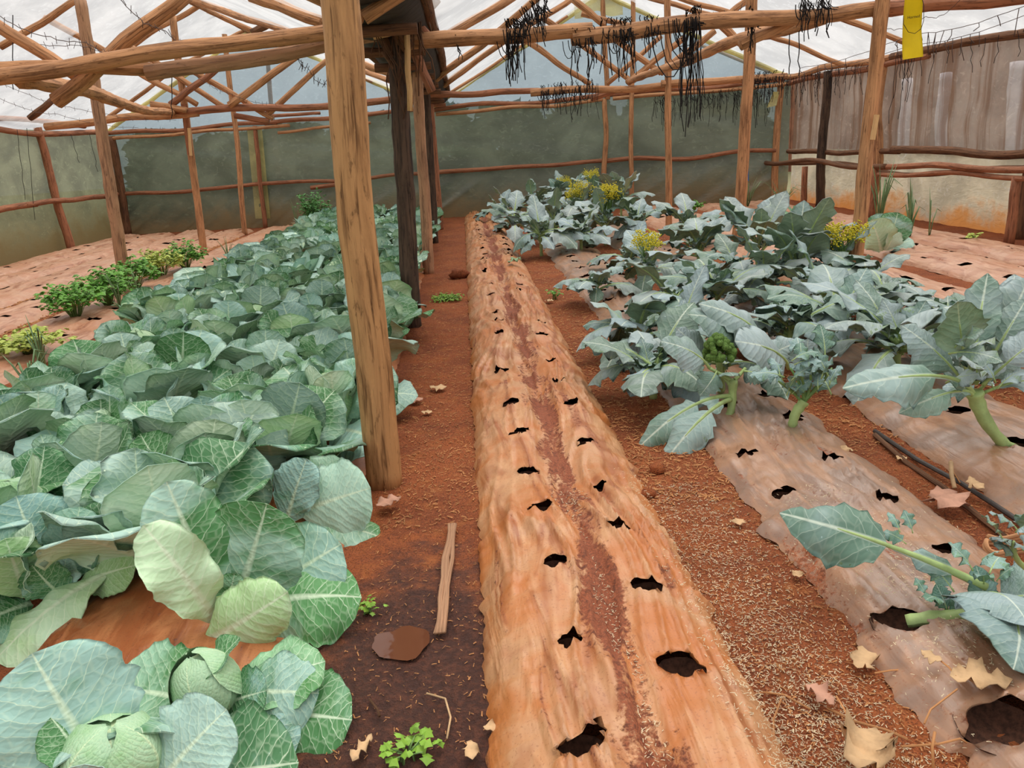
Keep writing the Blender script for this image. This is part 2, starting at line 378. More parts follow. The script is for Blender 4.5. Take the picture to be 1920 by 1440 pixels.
# rails and posts that hold the films: pieces of the walls
def wlog(x0, x1, z0, z1, r, mat=WOOD_R, off=.08): 
    log('rail', (x0, wallY(x0)-off, z0), (x1, wallY(x1)-off, z1), r, mat, wall_back)
for a in [(-8.5,-4.9,1.0,1.03,.05),(-4.95,-.9,1.03,1.02,.045),(-.7,3.2,1.03,1.05,.05),(3.1,6.6,1.04,1.03,.05)]: wlog(*a)
for a in [(-8.5,-4.2,2.43,2.36,.05),(-4.5,-.75,2.37,2.42,.05),(-.6,3.4,2.36,2.43,.05),(3.0,6.7,2.40,2.42,.05)]: wlog(*a)
for a in [(-8.5,-3.9,2.30,2.28,.042),(-4.2,-2.0,2.14,2.20,.035),(-.5,3.1,2.27,2.31,.042),(3.3,6.8,2.31,2.33,.042)]: wlog(*a, WOOD, .12)
log('rail', atw(583,352,.16), atw(640,345,.16), .05, WOOD_R, wall_back)
log('rail', atw(500,218,.2), atw(600,212,.2), .04, WOOD_R, wall_back)
for (bx, by, tx, ty, r, m) in [(240,440,208,255,.1,WOOD_B),(494,405,478,236,.055,WOOD_R),(1137,392,1133,185,.06,WOOD)]:
    B = atw(bx, by, .1); T = atw(tx, ty, .1); B[2] = -.02; log('post', B, T, r, m, wall_back)
film_grid(lambda u, v: tuple(atw(463+28*u+16*(1-v), 410-170*v, .03-.04*math.sin(u*PI))), 4, 12, 'film_strip', FILM_YEL, wall_back)
log('post', (6.62, wallY(6.62)-.06, -.02), (6.66, wallY(6.6)-.06, 2.5), .075, WOOD, wall_back)
log('king_post', (3.2, wallY(3.2)-.1, 2.3), (3.15, wallY(3.15)-.1, 4.3), .055, WOOD, wall_back)
for (y0, y1, z0, z1, r) in [(20.1,15.8,1.0,1.03,.06),(16.2,8.0,1.03,1.02,.06),(8.2,2,1.02,1.02,.06)]: log('rail', (XL+.09,y0,z0), (XL+.09,y1,z1), r, WOOD_R, wall_left)
for (y0, y1, z0, z1, r) in [(20.1,14.5,2.45,2.44,.06),(15,6,2.44,2.42,.06),(19.0,11.5,2.56,2.58,.05)]: log('rail', (XL+.1,y0,z0), (XL+.1,y1,z1), r, WOOD_R, wall_left)
for y in (17.1, 12.6, 8.2, 3.8):
    T = (XL+.12-.1, y, 2.5); log('post', (XL+.12, y, -.02), T, .085, WOOD_R, wall_left)
for (y0, y1, z0, z1, r, m) in [(16.6,12.4,2.46,2.44,.06,WOOD),(12.6,7.6,2.44,2.42,.06,WOOD_B),(8,2,2.42,2.42,.06,WOOD_B),(16.6,11.6,2.34,2.35,.05,WOOD_R)]:
    log('rail', (XR-.07,y0,z0), (XR-.07,y1,z1), r, m, wall_right)
for (y0, y1, z0, z1, r, m) in [(16.5,12.2,1.0,1.02,.05,WOOD_B),(12.4,8.6,1.05,1.0,.06,WOOD_B),(9.4,3,1.02,1.02,.05,WOOD_B)]:
    log('rail', (XR-.05,y0,z0), (XR-.05,y1,z1), r, m, wall_right)
for (bx, by, tx, ty, r, m) in [(1559,385,1577,140,.085,WOOD_D),(1690,398,1716,108,.085,WOOD)]:
    B = at(bx, by, 0); B[0] = min(B[0], 6.78); T = atx(tx, ty, 6.8); T[1] = B[1]; T[2] = 2.42; B[2] = -.02; log('post', B, T, r, m, wall_right)
for y in (9.2, 6.0): log('post', (6.8, y, -.02), (6.82, y, 2.42), .08, WOOD_B, wall_right)

# rafters and purlins: pieces of the roof
def rafter(p0, p1, side, r=.045, m=WOOD): log('rafter', atroof(*p0, side), atroof(*p1, side), r, m, ceiling)
for p0, p1, r in [((0,88),(150,-4),.05),((58,222),(205,112),.05),((205,112),(378,8),.05),((200,222),(330,125),.045),((330,128),(470,52),.04)]: rafter(p0, p1, 0, r)
for p0, p1, r in [((345,-6),(612,88),.055),((470,-8),(606,42),.055),((678,118),(755,148),.05),((677,132),(755,160),.045),((678,146),(762,190),.035),((388,20),(480,60),.05)]: rafter(p0, p1, 1, r)
for p0, p1, r in [((840,66),(965,-8),.05),((818,148),(1012,-8),.05),((832,160),(948,75),.05),((948,75),(1075,-4),.05),((842,175),(1064,30),.03)]: rafter(p0, p1, 2, r)
for p0, p1, r in [((1428,62),(1590,124),.045),((1572,32),(1698,80),.045),((1212,-6),(1345,32),.05),((1262,-8),(1480,60),.045),((1316,86),(1456,140),.03)]: rafter(p0, p1, 3, r)
# ridge poles and further rafters overhead
for x in (XRL, XRR): log('ridge_pole', (x, -2, ZR-.08), (x, wallY(x)-.1, ZR-.08), .05, WOOD, ceiling)
for y in (1.0, 3.2, 5.4, 7.2):
    for (xa, za, xb, zb) in [(XL,ZE,XRL,ZR),(XRL,ZR,XV,ZE),(XV,ZE,XRR,ZR),(XRR,ZR,XR,ZE)]:
        if y > 7 and xa in (XRL, XV): continue
        log('rafter', (xa, y, za-.09), (xb, y, zb-.09), .045, WOOD, ceiling)
# yellow sheet and a split board gathered at the right gable peak
film_grid(lambda u, v: tuple(np.array([2.55+1.0*u, wallY(3)-.18-.1*math.sin(u*7)*v, 4.3-.28*v-.25*abs(u-.5)+.03*math.sin(v*9+u*11)])), 16, 10, 'film_strip', FILM_YEL, wall_back)

# trusses: tie beams and braces of the two bays
Y2, Y3 = 7.12, 13.75
def truss(name, label, loc, ties, braces):
    o = thing(name, label, 'roof truss', loc); inv = np.array(loc)
    for (p0, p1, Y, r, m) in ties: log('tie_beam', aty(*p0, Y)-inv, aty(*p1, Y)-inv, r, m, o)
    for (p0, p1, Y, r, m) in braces: log('brace', aty(*p0, Y)-inv, aty(*p1, Y)-inv, r, m, o)
truss('roof_truss', 'nearer timber truss of two thick parallel logs crossing left of the big post', (-3, Y2, 2.45),
    [((-30,147),(760,37),Y2-.1,.068,WOOD),((275,137),(752,57),Y2+.06,.066,WOOD_G),((-30,130),(285,130),Y2+.1,.06,WOOD)],
    [((104,190),(350,-10),Y2+.15,.066,WOOD),((-20,38),(165,158),Y2+.3,.055,WOOD)])
truss('roof_truss', 'nearer timber truss whose heavy log is hung with black twine, right of the gutter', (2, Y2, 2.45),
    [((765,78),(1110,56),Y2,.068,WOOD),((1072,71),(1662,14),Y2,.07,WOOD),((1640,18),(1990,-14),Y2+.02,.068,WOOD_R)],
    [((1388,85),(1500,32),Y2+.1,.05,WOOD)])
truss('roof_truss', 'far timber truss with crossed braces in the left bay', (-4, Y3, 2.4),
    [((85,238),(372,212),Y3,.062,WOOD),((330,212),(780,184),Y3,.062,WOOD_R),((283,195),(350,207),Y3-.1,.055,WOOD),((440,217),(505,227),Y3+.1,.05,WOOD_R)],
    [((83,33),(370,196),Y3+.15,.05,WOOD),((248,90),(425,204),Y3+.25,.05,WOOD),((353,128),(512,222),Y3+.1,.05,WOOD),((320,197),(428,112),Y3-.08,.055,WOOD_R),
     ((430,198),(572,94),Y3-.08,.058,WOOD),((502,214),(612,114),Y3+.1,.05,WOOD),((55,222),(140,152),Y3,.05,WOOD_B),((472,62),(503,46),Y3,.06,WOOD_B)])
truss('roof_truss', 'far timber truss with crossed braces in the right bay', (3, Y3-1, 2.4),
    [((795,178),(1010,170),Y3,.055,WOOD_R),((995,174),(1290,158),Y3-.6,.062,WOOD),((1240,158),(1475,143),Y3-1,.062,WOOD)],
    [((979,72),(1107,158),Y3,.05,WOOD),((1072,-4),(1135,48),Y3-.4,.055,WOOD),((1158,76),(1240,137),Y3-.5,.05,WOOD),((1085,80),(1186,154),Y3+.4,.048,WOOD),
     ((1176,156),(1284,70),Y3-.5,.052,WOOD),((1238,137),(1340,58),Y3-.8,.055,WOOD),((1138,157),(1240,68),Y3+.6,.045,WOOD),((1358,34),(1406,-4),Y3-2,.05,WOOD),
     ((1340,34),(1390,82),Y3-2.2,.06,WOOD),((1012,30),(1050,54),Y3,.05,WOOD),((1090,26),(1182,48),Y3,.045,WOOD),((1108,184),(1165,166),Y3+.8,.06,WOOD_R)])
# long purlins that run down the bays at beam height
for nm, lab, p0, Ya, p1, Yb, r in [('purlin','knobbly log running back from the near truss in the left bay',(38,148),Y2,(325,212),Y3,.072),
      ('purlin','smooth log running back from the twine-hung beam in the right bay',(1545,30),Y2,(1178,153),Y3-.4,.066)]:
    A = aty(*p0, Ya); B = aty(*p1, Yb); tag(log(nm, A, B, r, WOOD, None, r*.75, .22), lab, 'timber log')

# free-standing posts
def post(label, b, tp, r, mat, z=None, r1=None, Y=None, knob=.1, name='timber_post'):
    B = at(*b, 0.0) if Y is None else aty(*b, Y); T = aty(*tp, B[1])
    if z is not None: T = B + (T-B)*((z-B[2])/(T[2]-B[2]))
    B[2] = -.03; loc = B.copy()
    _seed[0] += 1; V, f, uv = log_mesh(B-loc, T-loc, r, r1 or r*.9, _seed[0]*1.37, knob, .012, 16, .08)
    o = MB().add(V, f, 0, uv).obj(name, [mat]); o.location = loc; tag(o, label, 'wooden post'); return o
post('thick honey-brown post standing at the edge of the cabbages, nearest of all', (721,905), (636,0), .087, WOOD_BIG, 2.55, knob=.07)
post('blackened charred post behind the big brown post', (774,612), (742,60), .085, WOOD_D, 2.45, knob=.14)
post('pale split grey-brown post just past the blackened post', (804,512), (782,125), .072, WOOD_G, 2.5)
post('dark narrow post half hidden behind the pale split post', (814,455), (799,175), .075, WOOD_D, 2.45)
post('reddish post under the far end of the gutter', (824,430), (806,205), .085, WOOD_R, 2.45)
l2 = post('rough bark-flecked post rising behind the celery in the left bay', (238,540), (150,0), .078, WOOD_G, 3.6, knob=.16)
l3 = post('post spliced with a pale sawn plank in the left bay', (383,480), (322,18), .062, WOOD, 3.9)
post('slim post standing on the bare beds left of the far cabbages', (459,440), (418,35), .058, WOOD, 4.1)
post('slim post by the back wall near the feathery green plant', (528,420), (500,85), .056, WOOD_R, 3.9)
r5 = post('stout post with a torn pale bark patch behind the yellow-flowering broccoli at right', (1597,545), (1655,2), .066, WOOD, 2.6, knob=.12)
m4 = post('post with the blue sticky card hanging behind it', (1381,470), (1409,0), .075, WOOD, 3.5)
post('slender orange post rising beyond the broccoli, one left of the blue card', (1254,432), (1251,0), .055, WOOD, 4.2)
post('slimmest post standing in front of the back wall behind the yellow flowers', (1185,392), (1187,0), .052, WOOD, 4.2)
# plank spliced on l3
def plank(name, A, B, w, d, mat, parent=None, seed=0):
    A = np.asarray(A, float); B = np.asarray(B, float); t_ = nrm(B-A); s = nrm(np.cross(t_, [0,1,0.0])); q = np.cross(t_, s)
    V = []; UV = []; k = 8
    for i in range(k):
        c = A+(B-A)*i/(k-1); ww = w*(1+.08*nz(i*.7, seed))
        for a, b in [(-1,-1),(1,-1),(1,1),(-1,1)]: V.append(c + s*a*ww/2 + q*b*d/2); UV.append((.25*(a+b)+.5, np.linalg.norm(c-A)))
    f = [[j*4+i, j*4+(i+1)%4, j*4+4+(i+1)%4, j*4+4+i] for j in range(k-1) for i in range(4)] + [[3,2,1,0], [4*k-4,4*k-3,4*k-2,4*k-1]]
    return MB().add(V, f, 0, UV).obj(name, [mat], parent, False)
L3 = np.array(l3.location)
plank('splice_plank', aty(345,195,13.95)-L3, aty(357,290,13.95)-L3, .1, .03, WOOD_R, l3)
plank('splice_plank', aty(354,240,13.9)-L3, aty(358,292,13.9)-L3, .04, .04, WOOD_Y, l3)
plank('bark_patch', aty(1644,215,6.9)-np.array(r5.location), aty(1636,262,6.9)-np.array(r5.location), .045, .012, WOOD_Y, r5)
# gutter between the bays
def gutter():
    ys = np.linspace(5.0, 18.2, 40); prof = [(-.36,.10),(-.33,-.02),(-.2,-.10),(0,-.13),(.2,-.10),(.33,-.02),(.36,.10)]
    V = []; UV = []
    for y in ys:
        for (a, z) in prof: V.append((XV+a+.02*nz(y*1.3, a*3), y, 2.57+z+.02*nz(y*1.7, a, 4))); UV.append((a, y))
    for y in ys[::-1]:
        pass
    g_ = MB().add(V, grid_faces(7, 40), 0, UV)
    t = NT('black_gutter_sheet'); G = t.done(t.prin(t.mix(t.noise(t.geo(), 6, 4), lin(34,31,30), lin(56,50,45)), .8, t.bump(t.noise(t.geo(), 9, 4), .4, .03)))
    o = tag(g_.obj('rain_gutter', [G]), 'dark plastic rain gutter running above the row of central posts', 'gutter')
    for s in (-1, 1): log('edge_pole', (XV+s*.37, 5.0, 2.64), (XV+s*.37, 18.1, 2.64), .05, WOOD_B, o, knob=.2, amp=.008)
    for y in np.arange(6.2, 18, 1.35): log('bearer', (XV-.3, y, 2.41), (XV+.3, y, 2.40), .045, WOOD_R if int(y*3) % 2 else WOOD_B, o)
gutter()
# timber bracing knotted together on top of the charred post
br = thing('post_bracing', 'tangle of dark bark logs and splinters lashed around the charred post top', 'bracing', (-.55, 7.0, 2.5)); bo = np.array([-.55,7.0,2.5])
for p0, p1, Y, r, m in [((700,-6),(768,92),6.9,.06,WOOD_B),((668,-4),(742,108),6.95,.05,WOOD_B),((690,62),(800,20),7.15,.06,WOOD_D),((745,8),(800,70),7.2,.06,WOOD_R),
      ((700,70),(748,58),6.85,.025,WOOD_Y),((690,-8),(705,50),6.9,.02,WOOD),((775,95),(810,172),8.2,.05,WOOD_R),((790,20),(820,-5),7.4,.06,WOOD_B),((676,12),(740,24),7.3,.07,WOOD_D),
      ((672,40),(740,34),7.0,.066,WOOD_B),((718,96),(752,150),6.93,.02,WOOD_B)]:
    log('log', aty(*p0, Y)-bo, aty(*p1, Y)-bo, r, m, br, knob=.3)
mb = MB()
rs = random.Random(5)
for i in range(26):
    a = aty(rs.uniform(690,790), rs.uniform(-5,60), 6.85); b = a + np.array([rs.uniform(-.15,.15), rs.uniform(-.05,.05), rs.uniform(-.75,-.2)])
    V, f, uv = tube(bent(a-bo, b-bo, 6, .12, i), .005, 4, i); mb.add(V, f, 0, uv)
stuff(mb.obj('bark_strands', [WOOD_B], br))
tag(log('peeled_stick', aty(762,55,6.85), aty(769,208,6.85), .027, WOOD_Y), 'pale peeled stick wedged upright beside the charred post', 'stick')
# planting rack by the right wall
ro = np.array([6.45, 12, 0]); rk = thing('bench_frame', 'low rustic pole bench frame along the right wall', 'bench', ro)
def rz_(px, py): return atx(px, py, 6.45) - ro
log('rail', rz_(1418,302), rz_(1660,312), .045, WOOD_B, rk); log('rail', rz_(1620,313), rz_(1930,318), .045, WOOD_R, rk)
log('rail', rz_(1425,308)+[.3,0,0], rz_(1930,322)+[.3,0,0], .04, WOOD_B, rk); log('rail', rz_(1650,319)-[.02,0,.06], rz_(1925,325)-[.02,0,.06], .035, WOOD_R, rk)
for bx, by, ty in [(1420,375,310),(1506,388,312),(1634,402,315),(1892,450,330)]:
    B = rz_(bx, by); T = rz_(bx+6, ty); B[2] = -.03; T[1] = B[1]; T[0] = B[0]; T[2] = rz_(bx, ty)[2]; log('leg', B, T, .06, WOOD_R, rk)

# ================================================================== BEDS
def bed(name, label, x0, x1, y0, y1, H, mat, holes, dx=.02, ky=.008, groove=0.0, seed=0, wob=.025, wr=.006, dirtb=.0, edge_fray=.02, hole_r=.042, pits=True):
    nx = int((x1-x0)/dx)+1; ys = [y0]
    while ys[-1] < y1: ys.append(min(y1, ys[-1] + max(.012, ky*max(1.5, ys[-1]))))
    ny = len(ys)
    def edges(y): return (x0 + wob*nz(y*2.1, seed) + wob*.8*nz(y*6.5, seed+3) + edge_fray*nz(y*19, seed), x1 + wob*nz(y*1.9, seed+9) + wob*.8*nz(y*7, seed+5) + edge_fray*nz(y*17, seed+2))
    def hgt(s, x, y):
        e = 1-abs(2*s-1)**3.2; h = H*e**.8*(1+.28*nz(y*1.1, seed, 2)+.12*nz(x*4, y*2.3, seed))
        h -= groove*math.exp(-((s-.52-.06*nz(y*1.5, seed))/.09)**2)*(1+.5*nz(y*2, 8))
        fold = nz(x*15 + 2.2*nz(y*1.1, x*2, seed), y*1.1, seed+6); fo = max(0, 1-abs(fold)*3.2); h += wr*2.2*fo*fo*(.5+e)*(.4+1.6*max(0, nz(y*1.3, x*3, seed+21)+.25)) + wr*1.6*nz(x*8+nz(y,x,seed), y*.9, seed+11)*e + wr*.6*nz(x*9, y*13, seed+4)*e
        h += wr*1.3*(1-2*abs(nz(y*24, x*4, seed)))*(abs(2*s-1)**4)
        return h - .008
    V = np.zeros((ny, nx, 3)); D = np.zeros((ny, nx))
    for j, y in enumerate(ys):
        a, b = edges(y)
        for i in range(nx):
            s = i/(nx-1); x = a+(b-a)*s; V[j,i] = (x, y, hgt(s, x, y))
            g_ = math.exp(-((s-.52-.06*nz(y*1.5, seed))/.10)**2) if groove else 0
            D[j,i] = .12 + dirtb + .75*g_*(.5+1.1*max(0, nz(y*2.1, seed+7)+.3)) + .25*max(0, nz(x*14, y*1.1, seed+5)) + .12*nz(x*2, y*1.5, seed)
    keep = np.ones((ny-1, nx-1), bool); pitl = []
    for k, (hx, hy, hr) in enumerate(holes):
        rng = random.Random(k*7+seed); ex = rng.uniform(1.0,1.5); ey = rng.uniform(.75,1.1); rot = rng.uniform(-.6,.6)
        def rad(th): return hr*(1+.38*mnoise.noise((math.cos(th)*1.2+k*3.1, math.sin(th)*1.2, seed)))
        R = hr*1.9
        jj = [j for j in range(ny) if abs(ys[j]-hy) < R+.02]
        for j in jj:
            for i in range(nx):
                dx_, dy_ = V[j,i,0]-hx, V[j,i,1]-hy
                if abs(dx_) > R or abs(dy_) > R: continue
                u = (dx_*math.cos(rot)+dy_*math.sin(rot))/ex; w = (-dx_*math.sin(rot)+dy_*math.cos(rot))/ey
                r = math.hypot(u, w); Rb = rad(math.atan2(w, u)); q = r/Rb
                if q < 1.55: D[j,i] += .25*max(0, 1.55-q)
                if .72 < q < 1.28 and r > 1e-6:
                    f_ = Rb/r; u *= f_; w *= f_
                    V[j,i,0] = hx + (u*ex)*math.cos(rot) - (w*ey)*math.sin(rot); V[j,i,1] = hy + (u*ex)*math.sin(rot) + (w*ey)*math.cos(rot)
                    V[j,i,2] += .012*nz(math.atan2(w,u)*1.5, k, 2)
        for j in jj:
            if j >= ny-1: continue
            for i in range(nx-1):
                c = V[j:j+2, i:i+2].reshape(-1,3).mean(0); dx_, dy_ = c[0]-hx, c[1]-hy
                u = (dx_*math.cos(rot)+dy_*math.sin(rot))/ex; w = (-dx_*math.sin(rot)+dy_*math.cos(rot))/ey
                if math.hypot(u, w) < rad(math.atan2(w, u))*.93: keep[j,i] = False
        jn = min(range(ny), key=lambda j: abs(ys[j]-hy)); a, b = edges(hy); pitl.append((hx, hy, hgt((hx-a)/(b-a), hx, hy), hr*1.45))
    fc = [[j*nx+i, j*nx+i+1, (j+1)*nx+i+1, (j+1)*nx+i] for j in range(ny-1) for i in range(nx-1) if keep[j,i]]
    root = thing(name, label, 'garden bed', ((x0+x1)/2, (y0+y1)/2, 0)); off = np.array(root.location)
    me = MB().add(V.reshape(-1,3)-off, fc, 0).mesh('mulch_film', [mat])
    at_ = me.attributes.new('dirt', 'FLOAT', 'POINT'); at_.data.foreach_set('value', D.ravel())
    link('mulch_film', me, root)
    for k, (hx, hy, hz, r) in enumerate(pitl):
        if not pits and k > 60: break
        Vp = []; n_ = 12
        for rr, zz in [(1.0,-.03),(.85,-.05),(.55,-.07),(.25,-.078)]:
            for q in range(n_): th = 2*PI*q/n_; Vp.append((math.cos(th)*r*rr*(1+.12*nz(q,k)), math.sin(th)*r*rr*(1+.12*nz(q,k,3)), zz+.008*nz(q*1.7, k, rr*9)))
        fp = [[a*n_+q, a*n_+(q+1)%n_, (a+1)*n_+(q+1)%n_, (a+1)*n_+q] for a in range(3) for q in range(n_)] + [[3*n_+q for q in range(n_)]]
        p_ = MB().add(Vp, fp).obj('planting_hole', [PIT], root); p_.location = np.array([hx,hy,hz])-off
    return root
def hpx(lst, z, r): return [(at(px,py,z)[0], at(px,py,z)[1], rr) for (px,py,rr) in [(a+(r,)) if len(a)==2 else a for a in lst]]
def hrow(x, y0, y1, st, r, seed): 
    rg = random.Random(seed); out = []; y = y0
    while y < y1: out.append((x+rg.uniform(-.03,.03), y+rg.uniform(-.06,.06), r*rg.uniform(.75,1.15))); y += st
    return out
h1 = hpx([(940,685,.05),(958,757,.042),(972,807,.04),(990,873,.042),(1013,948,.044),(1040,1053,.036),(1068,1198,.036),(1095,1395,.046),
          (1033,673),(1052,715,.04),(1070,760,.038),(1098,823,.04),(1122,902,.036),(1160,985,.038),(1213,1097,.044),(1277,1240,.05),
          (936,628),(936,600),(929,583),(921,552),(918,535),(908,507),(1015,628),(1016,605),(975,545),(975,532),(975,515)], .14, .04)
h1 += hrow(.19, 9.6, 17.2, .5, .05, 1) + hrow(.52, 9.8, 17.2, .5, .05, 2)
bed('raised_bed', 'long empty orange-stained bed beside the footpath, two rows of holes', -.06, .70, 1.25, 17.6, .15, MULCH_O, h1, .010, .0062, .05, 1, wr=.009, hole_r=.04)
h2 = hpx([(1440,740),(1400,845,.042),(1470,917,.042),(1560,1015,.055),(1690,1155,.062),(1560,857,.045),(1665,930,.045),(1775,1030,.04),(1880,1345,.075)], .08, .045)
h2 += [(1.36,3.97,.05),(1.63,3.73,.055)] + hrow(1.3, 4.6, 16.4, .5, .05, 3) + hrow(1.66, 4.9, 16.4, .5, .05, 4)
bed('raised_bed', 'grey-brown bed with large torn holes and a few broccoli plants, second from the path', 1.10, 1.80, 1.1, 16.8, .09, MULCH_B, h2, .017, .0075, 0, 2, wob=.05, wr=.006, dirtb=.05)
h3 = hpx([(1590,728),(1693,718,.05),(1795,775,.05),(1905,838,.055)], .08, .045) + hrow(2.2, 4.9, 16.3, .5, .05, 5) + hrow(2.55, 4.9, 16.3, .5, .05, 6)
bed('raised_bed', 'glossy brown bed at the right edge under the big broccoli', 2.08, 2.86, 2.0, 16.6, .10, MULCH_B, h3, .022, .009, 0, 3, wob=.05, wr=.005, dirtb=-.05)
bed('raised_bed', 'pinkish bed with slit holes just beyond the broccoli at right', 3.15, 4.45, 4, 16.2, .10, MULCH_P, hrow(3.5, 5, 16, .6, .05, 7)+hrow(4.1, 5.2, 16, .6, .05, 8), .035, .011, 0, 4, wr=.007, pits=True)
bed('raised_bed', 'pinkish bed carrying the lone big cabbage at right', 4.72, 5.5, 4, 16.0, .10, MULCH_P, hrow(4.9, 5, 15.8, .6, .05, 9)+hrow(5.3, 5.3, 15.8, .6, .05, 10), .03, .011, 0, 5, wr=.006)
bed('raised_bed', 'pinkish bed with onions nearest the right wall', 5.65, 6.3, 4, 16.0, .09, MULCH_P, hrow(5.98, 5, 15.8, .8, .05, 11), .03, .011, 0, 6, wr=.006)
for k, (a, b, lab) in enumerate([(-4.75,-3.75,'stained bed with celery and leeks left of the cabbages'),(-5.72,-4.95,'bare holed bed directly behind the celery at left'),(-6.75,-5.9,'bare holed bed third from the left wall side, with straw gaps'),(-7.6,-6.9,'bare bed second from the left wall'),(-8.42,-7.72,'bare bed running along the foot of the left wall')]):
    bed('raised_bed', lab, a, b, 5.5, wallY(a)-1.1, .10, MULCH_P, hrow(a+.22, 6, wallY(a)-1.3, .62, .055, 20+k)+hrow(b-.22, 6.2, wallY(a)-1.3, .62, .055, 30+k), .034, .011, 0, 10+k, wr=.006)
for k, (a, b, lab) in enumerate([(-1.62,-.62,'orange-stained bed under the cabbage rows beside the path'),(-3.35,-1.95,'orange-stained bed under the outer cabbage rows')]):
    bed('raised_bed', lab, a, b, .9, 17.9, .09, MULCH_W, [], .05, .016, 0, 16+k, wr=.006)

# ================================================================== LEAVES
def leaf_geo(mid, nor, Wf, L, nu, cup, wave, wf, seed, thick=.0035, curl=0.0, mb=None, mt=0, mu=1, skip=0.0, ruf=0.0):
    mid = np.asarray(mid, float); nor = np.asarray(nor, float); nv = len(mid)
    T = np.gradient(mid, axis=0); top = []; bot = []; uv = []
    wm = max(Wf(j/(nv-1)) for j in range(nv))
    for j in range(nv):
        v = j/(nv-1); t_ = nrm(T[j]); n_ = nrm(nor[j]-t_*np.dot(nor[j], t_)); s_ = np.cross(n_, t_); Wv = Wf(v)
        for i in range(nu):
            u = 2*i/(nu-1)-1; w = Wv*(1+.05*mnoise.noise((v*5+seed, u*2, seed*1.7)) + ruf*abs(u)**2*mnoise.noise((v*13+seed, np.sign(u)*3, seed)))
            s = u*w*L; ph = cup*u*(w/wm)
            y = s*(math.sin(ph)/ph if abs(ph) > 1e-4 else 1); h = abs(s)*((1-math.cos(ph))/abs(ph) if abs(ph) > 1e-4 else 0)*(1 if cup > 0 else -1)
            h += wave*L*(Wv/wm)*abs(u)**2.2*math.sin(wf*2*PI*v + seed*2.3 + (1.7 if u > 0 else 0))
            h += wave*.5*L*(Wv/wm)*abs(u)**3*mnoise.noise((v*9, u*1.5+seed, seed)) - curl*L*(Wv/wm)*abs(u)**4
            h += -.010*L*math.exp(-(u*w/.03)**2)*(1-v) + .008*L*mnoise.noise((u*w*9, v*9, seed))*(Wv/wm)
            p = mid[j]+s_*y+n_*h; top.append(p); bot.append(p-n_*thick); uv.append((.5+.5*u*w, v))
    N = nu*nv; f = grid_faces(nu, nv); fb = [[a+N for a in q][::-1] for q in f]
    side = []
    for j in range(nv-1):
        a = j*nu; b = j*nu+nu-1; side += [[a+nu, a, a+N, a+nu+N], [b, b+nu, b+nu+N, b+N]]
    a = (nv-1)*nu; side += [[a+i, a+i+N, a+i+1+N, a+i+1] for i in range(nu-1)]
    mb = mb or MB()
    mb.add(np.array(top+bot), f+fb+side, [mt]*len(f)+[mu]*len(fb)+[mt]*len(side), uv+uv); return mb
def Wcab(wm, c=.56):
    def f(v):
        if v > c: return max(.004, wm*math.sqrt(max(0, 1-((v-c)/(1-c))**2.3)))
        return wm*(.13+.87*math.sin(PI/2*v/c)**1.2)
    return f
def Wbro(wm, p=.34):
    def f(v):
        if v < p:
            return .016 + .055*math.exp(-((v-.22)/.025)**2) + .075*math.exp(-((v-.30)/.025)**2)
        q = (v-p)/(1-p); return max(.004, wm*math.sin(PI*min(1, q**.72))**.62*(1+.09*math.sin(q*31)))
    return f
def arc_mid(L, e0, e1, p, nv):
    P = [np.zeros(3)]; N = []
    for j in range(nv):
        th = math.radians(e0+(e1-e0)*(j/(nv-1))**p)
        if j: P.append(P[-1] + np.array([math.cos(th),0,math.sin(th)])*L/(nv-1))
        N.append((-math.sin(th),0,math.cos(th)))
    return P, N
CABM = [CAB_TOP, CAB_UND]
def cab_leaf_mesh(e0, e1, p, wm, cup, wave, wf, seed, curl=0, nu=15, nv=19):
    P, N = arc_mid(1.0, e0, e1, p, nv); return leaf_geo(P, N, Wcab(wm), 1.0, nu, cup, wave*1.25, wf, seed, .006, curl, ruf=.17)
INNER = [cab_leaf_mesh(88, 132, 1.2, .42, .9, .02, 2, 1).mesh('leaf', CABM), cab_leaf_mesh(84, 120, 1.4, .45, .8, .03, 2.4, 2).mesh('leaf', CABM), cab_leaf_mesh(90, 140, 1.0, .44, 1.0, .02, 2, 3).mesh('leaf', CABM)]
MIDL = [cab_leaf_mesh(70, 80, 1.2, .44, .45, .04, 2.3, 4, .05).mesh('leaf', CABM), cab_leaf_mesh(66, 54, 1.8, .47, .3, .045, 2.7, 5, .08).mesh('leaf', CABM), cab_leaf_mesh(66, 88, 1.0, .43, .55, .035, 2, 6, .04).mesh('leaf', CABM), cab_leaf_mesh(64, 72, 1.1, .48, .35, .05, 3.1, 7, .12).mesh('leaf', CABM)]
OUTL = [cab_leaf_mesh(52, 22, 1.5, .45, .2, .05, 2.6, 8, .06).mesh('leaf', CABM), cab_leaf_mesh(48, 32, 1.2, .47, .3, .045, 2.2, 9, .1).mesh('leaf', CABM), cab_leaf_mesh(56, 44, 2.0, .44, .38, .05, 3.0, 10, .05).mesh('leaf', CABM), cab_leaf_mesh(40, 0, 1.6, .46, .15, .06, 2.4, 11, .08).mesh('leaf', CABM)]
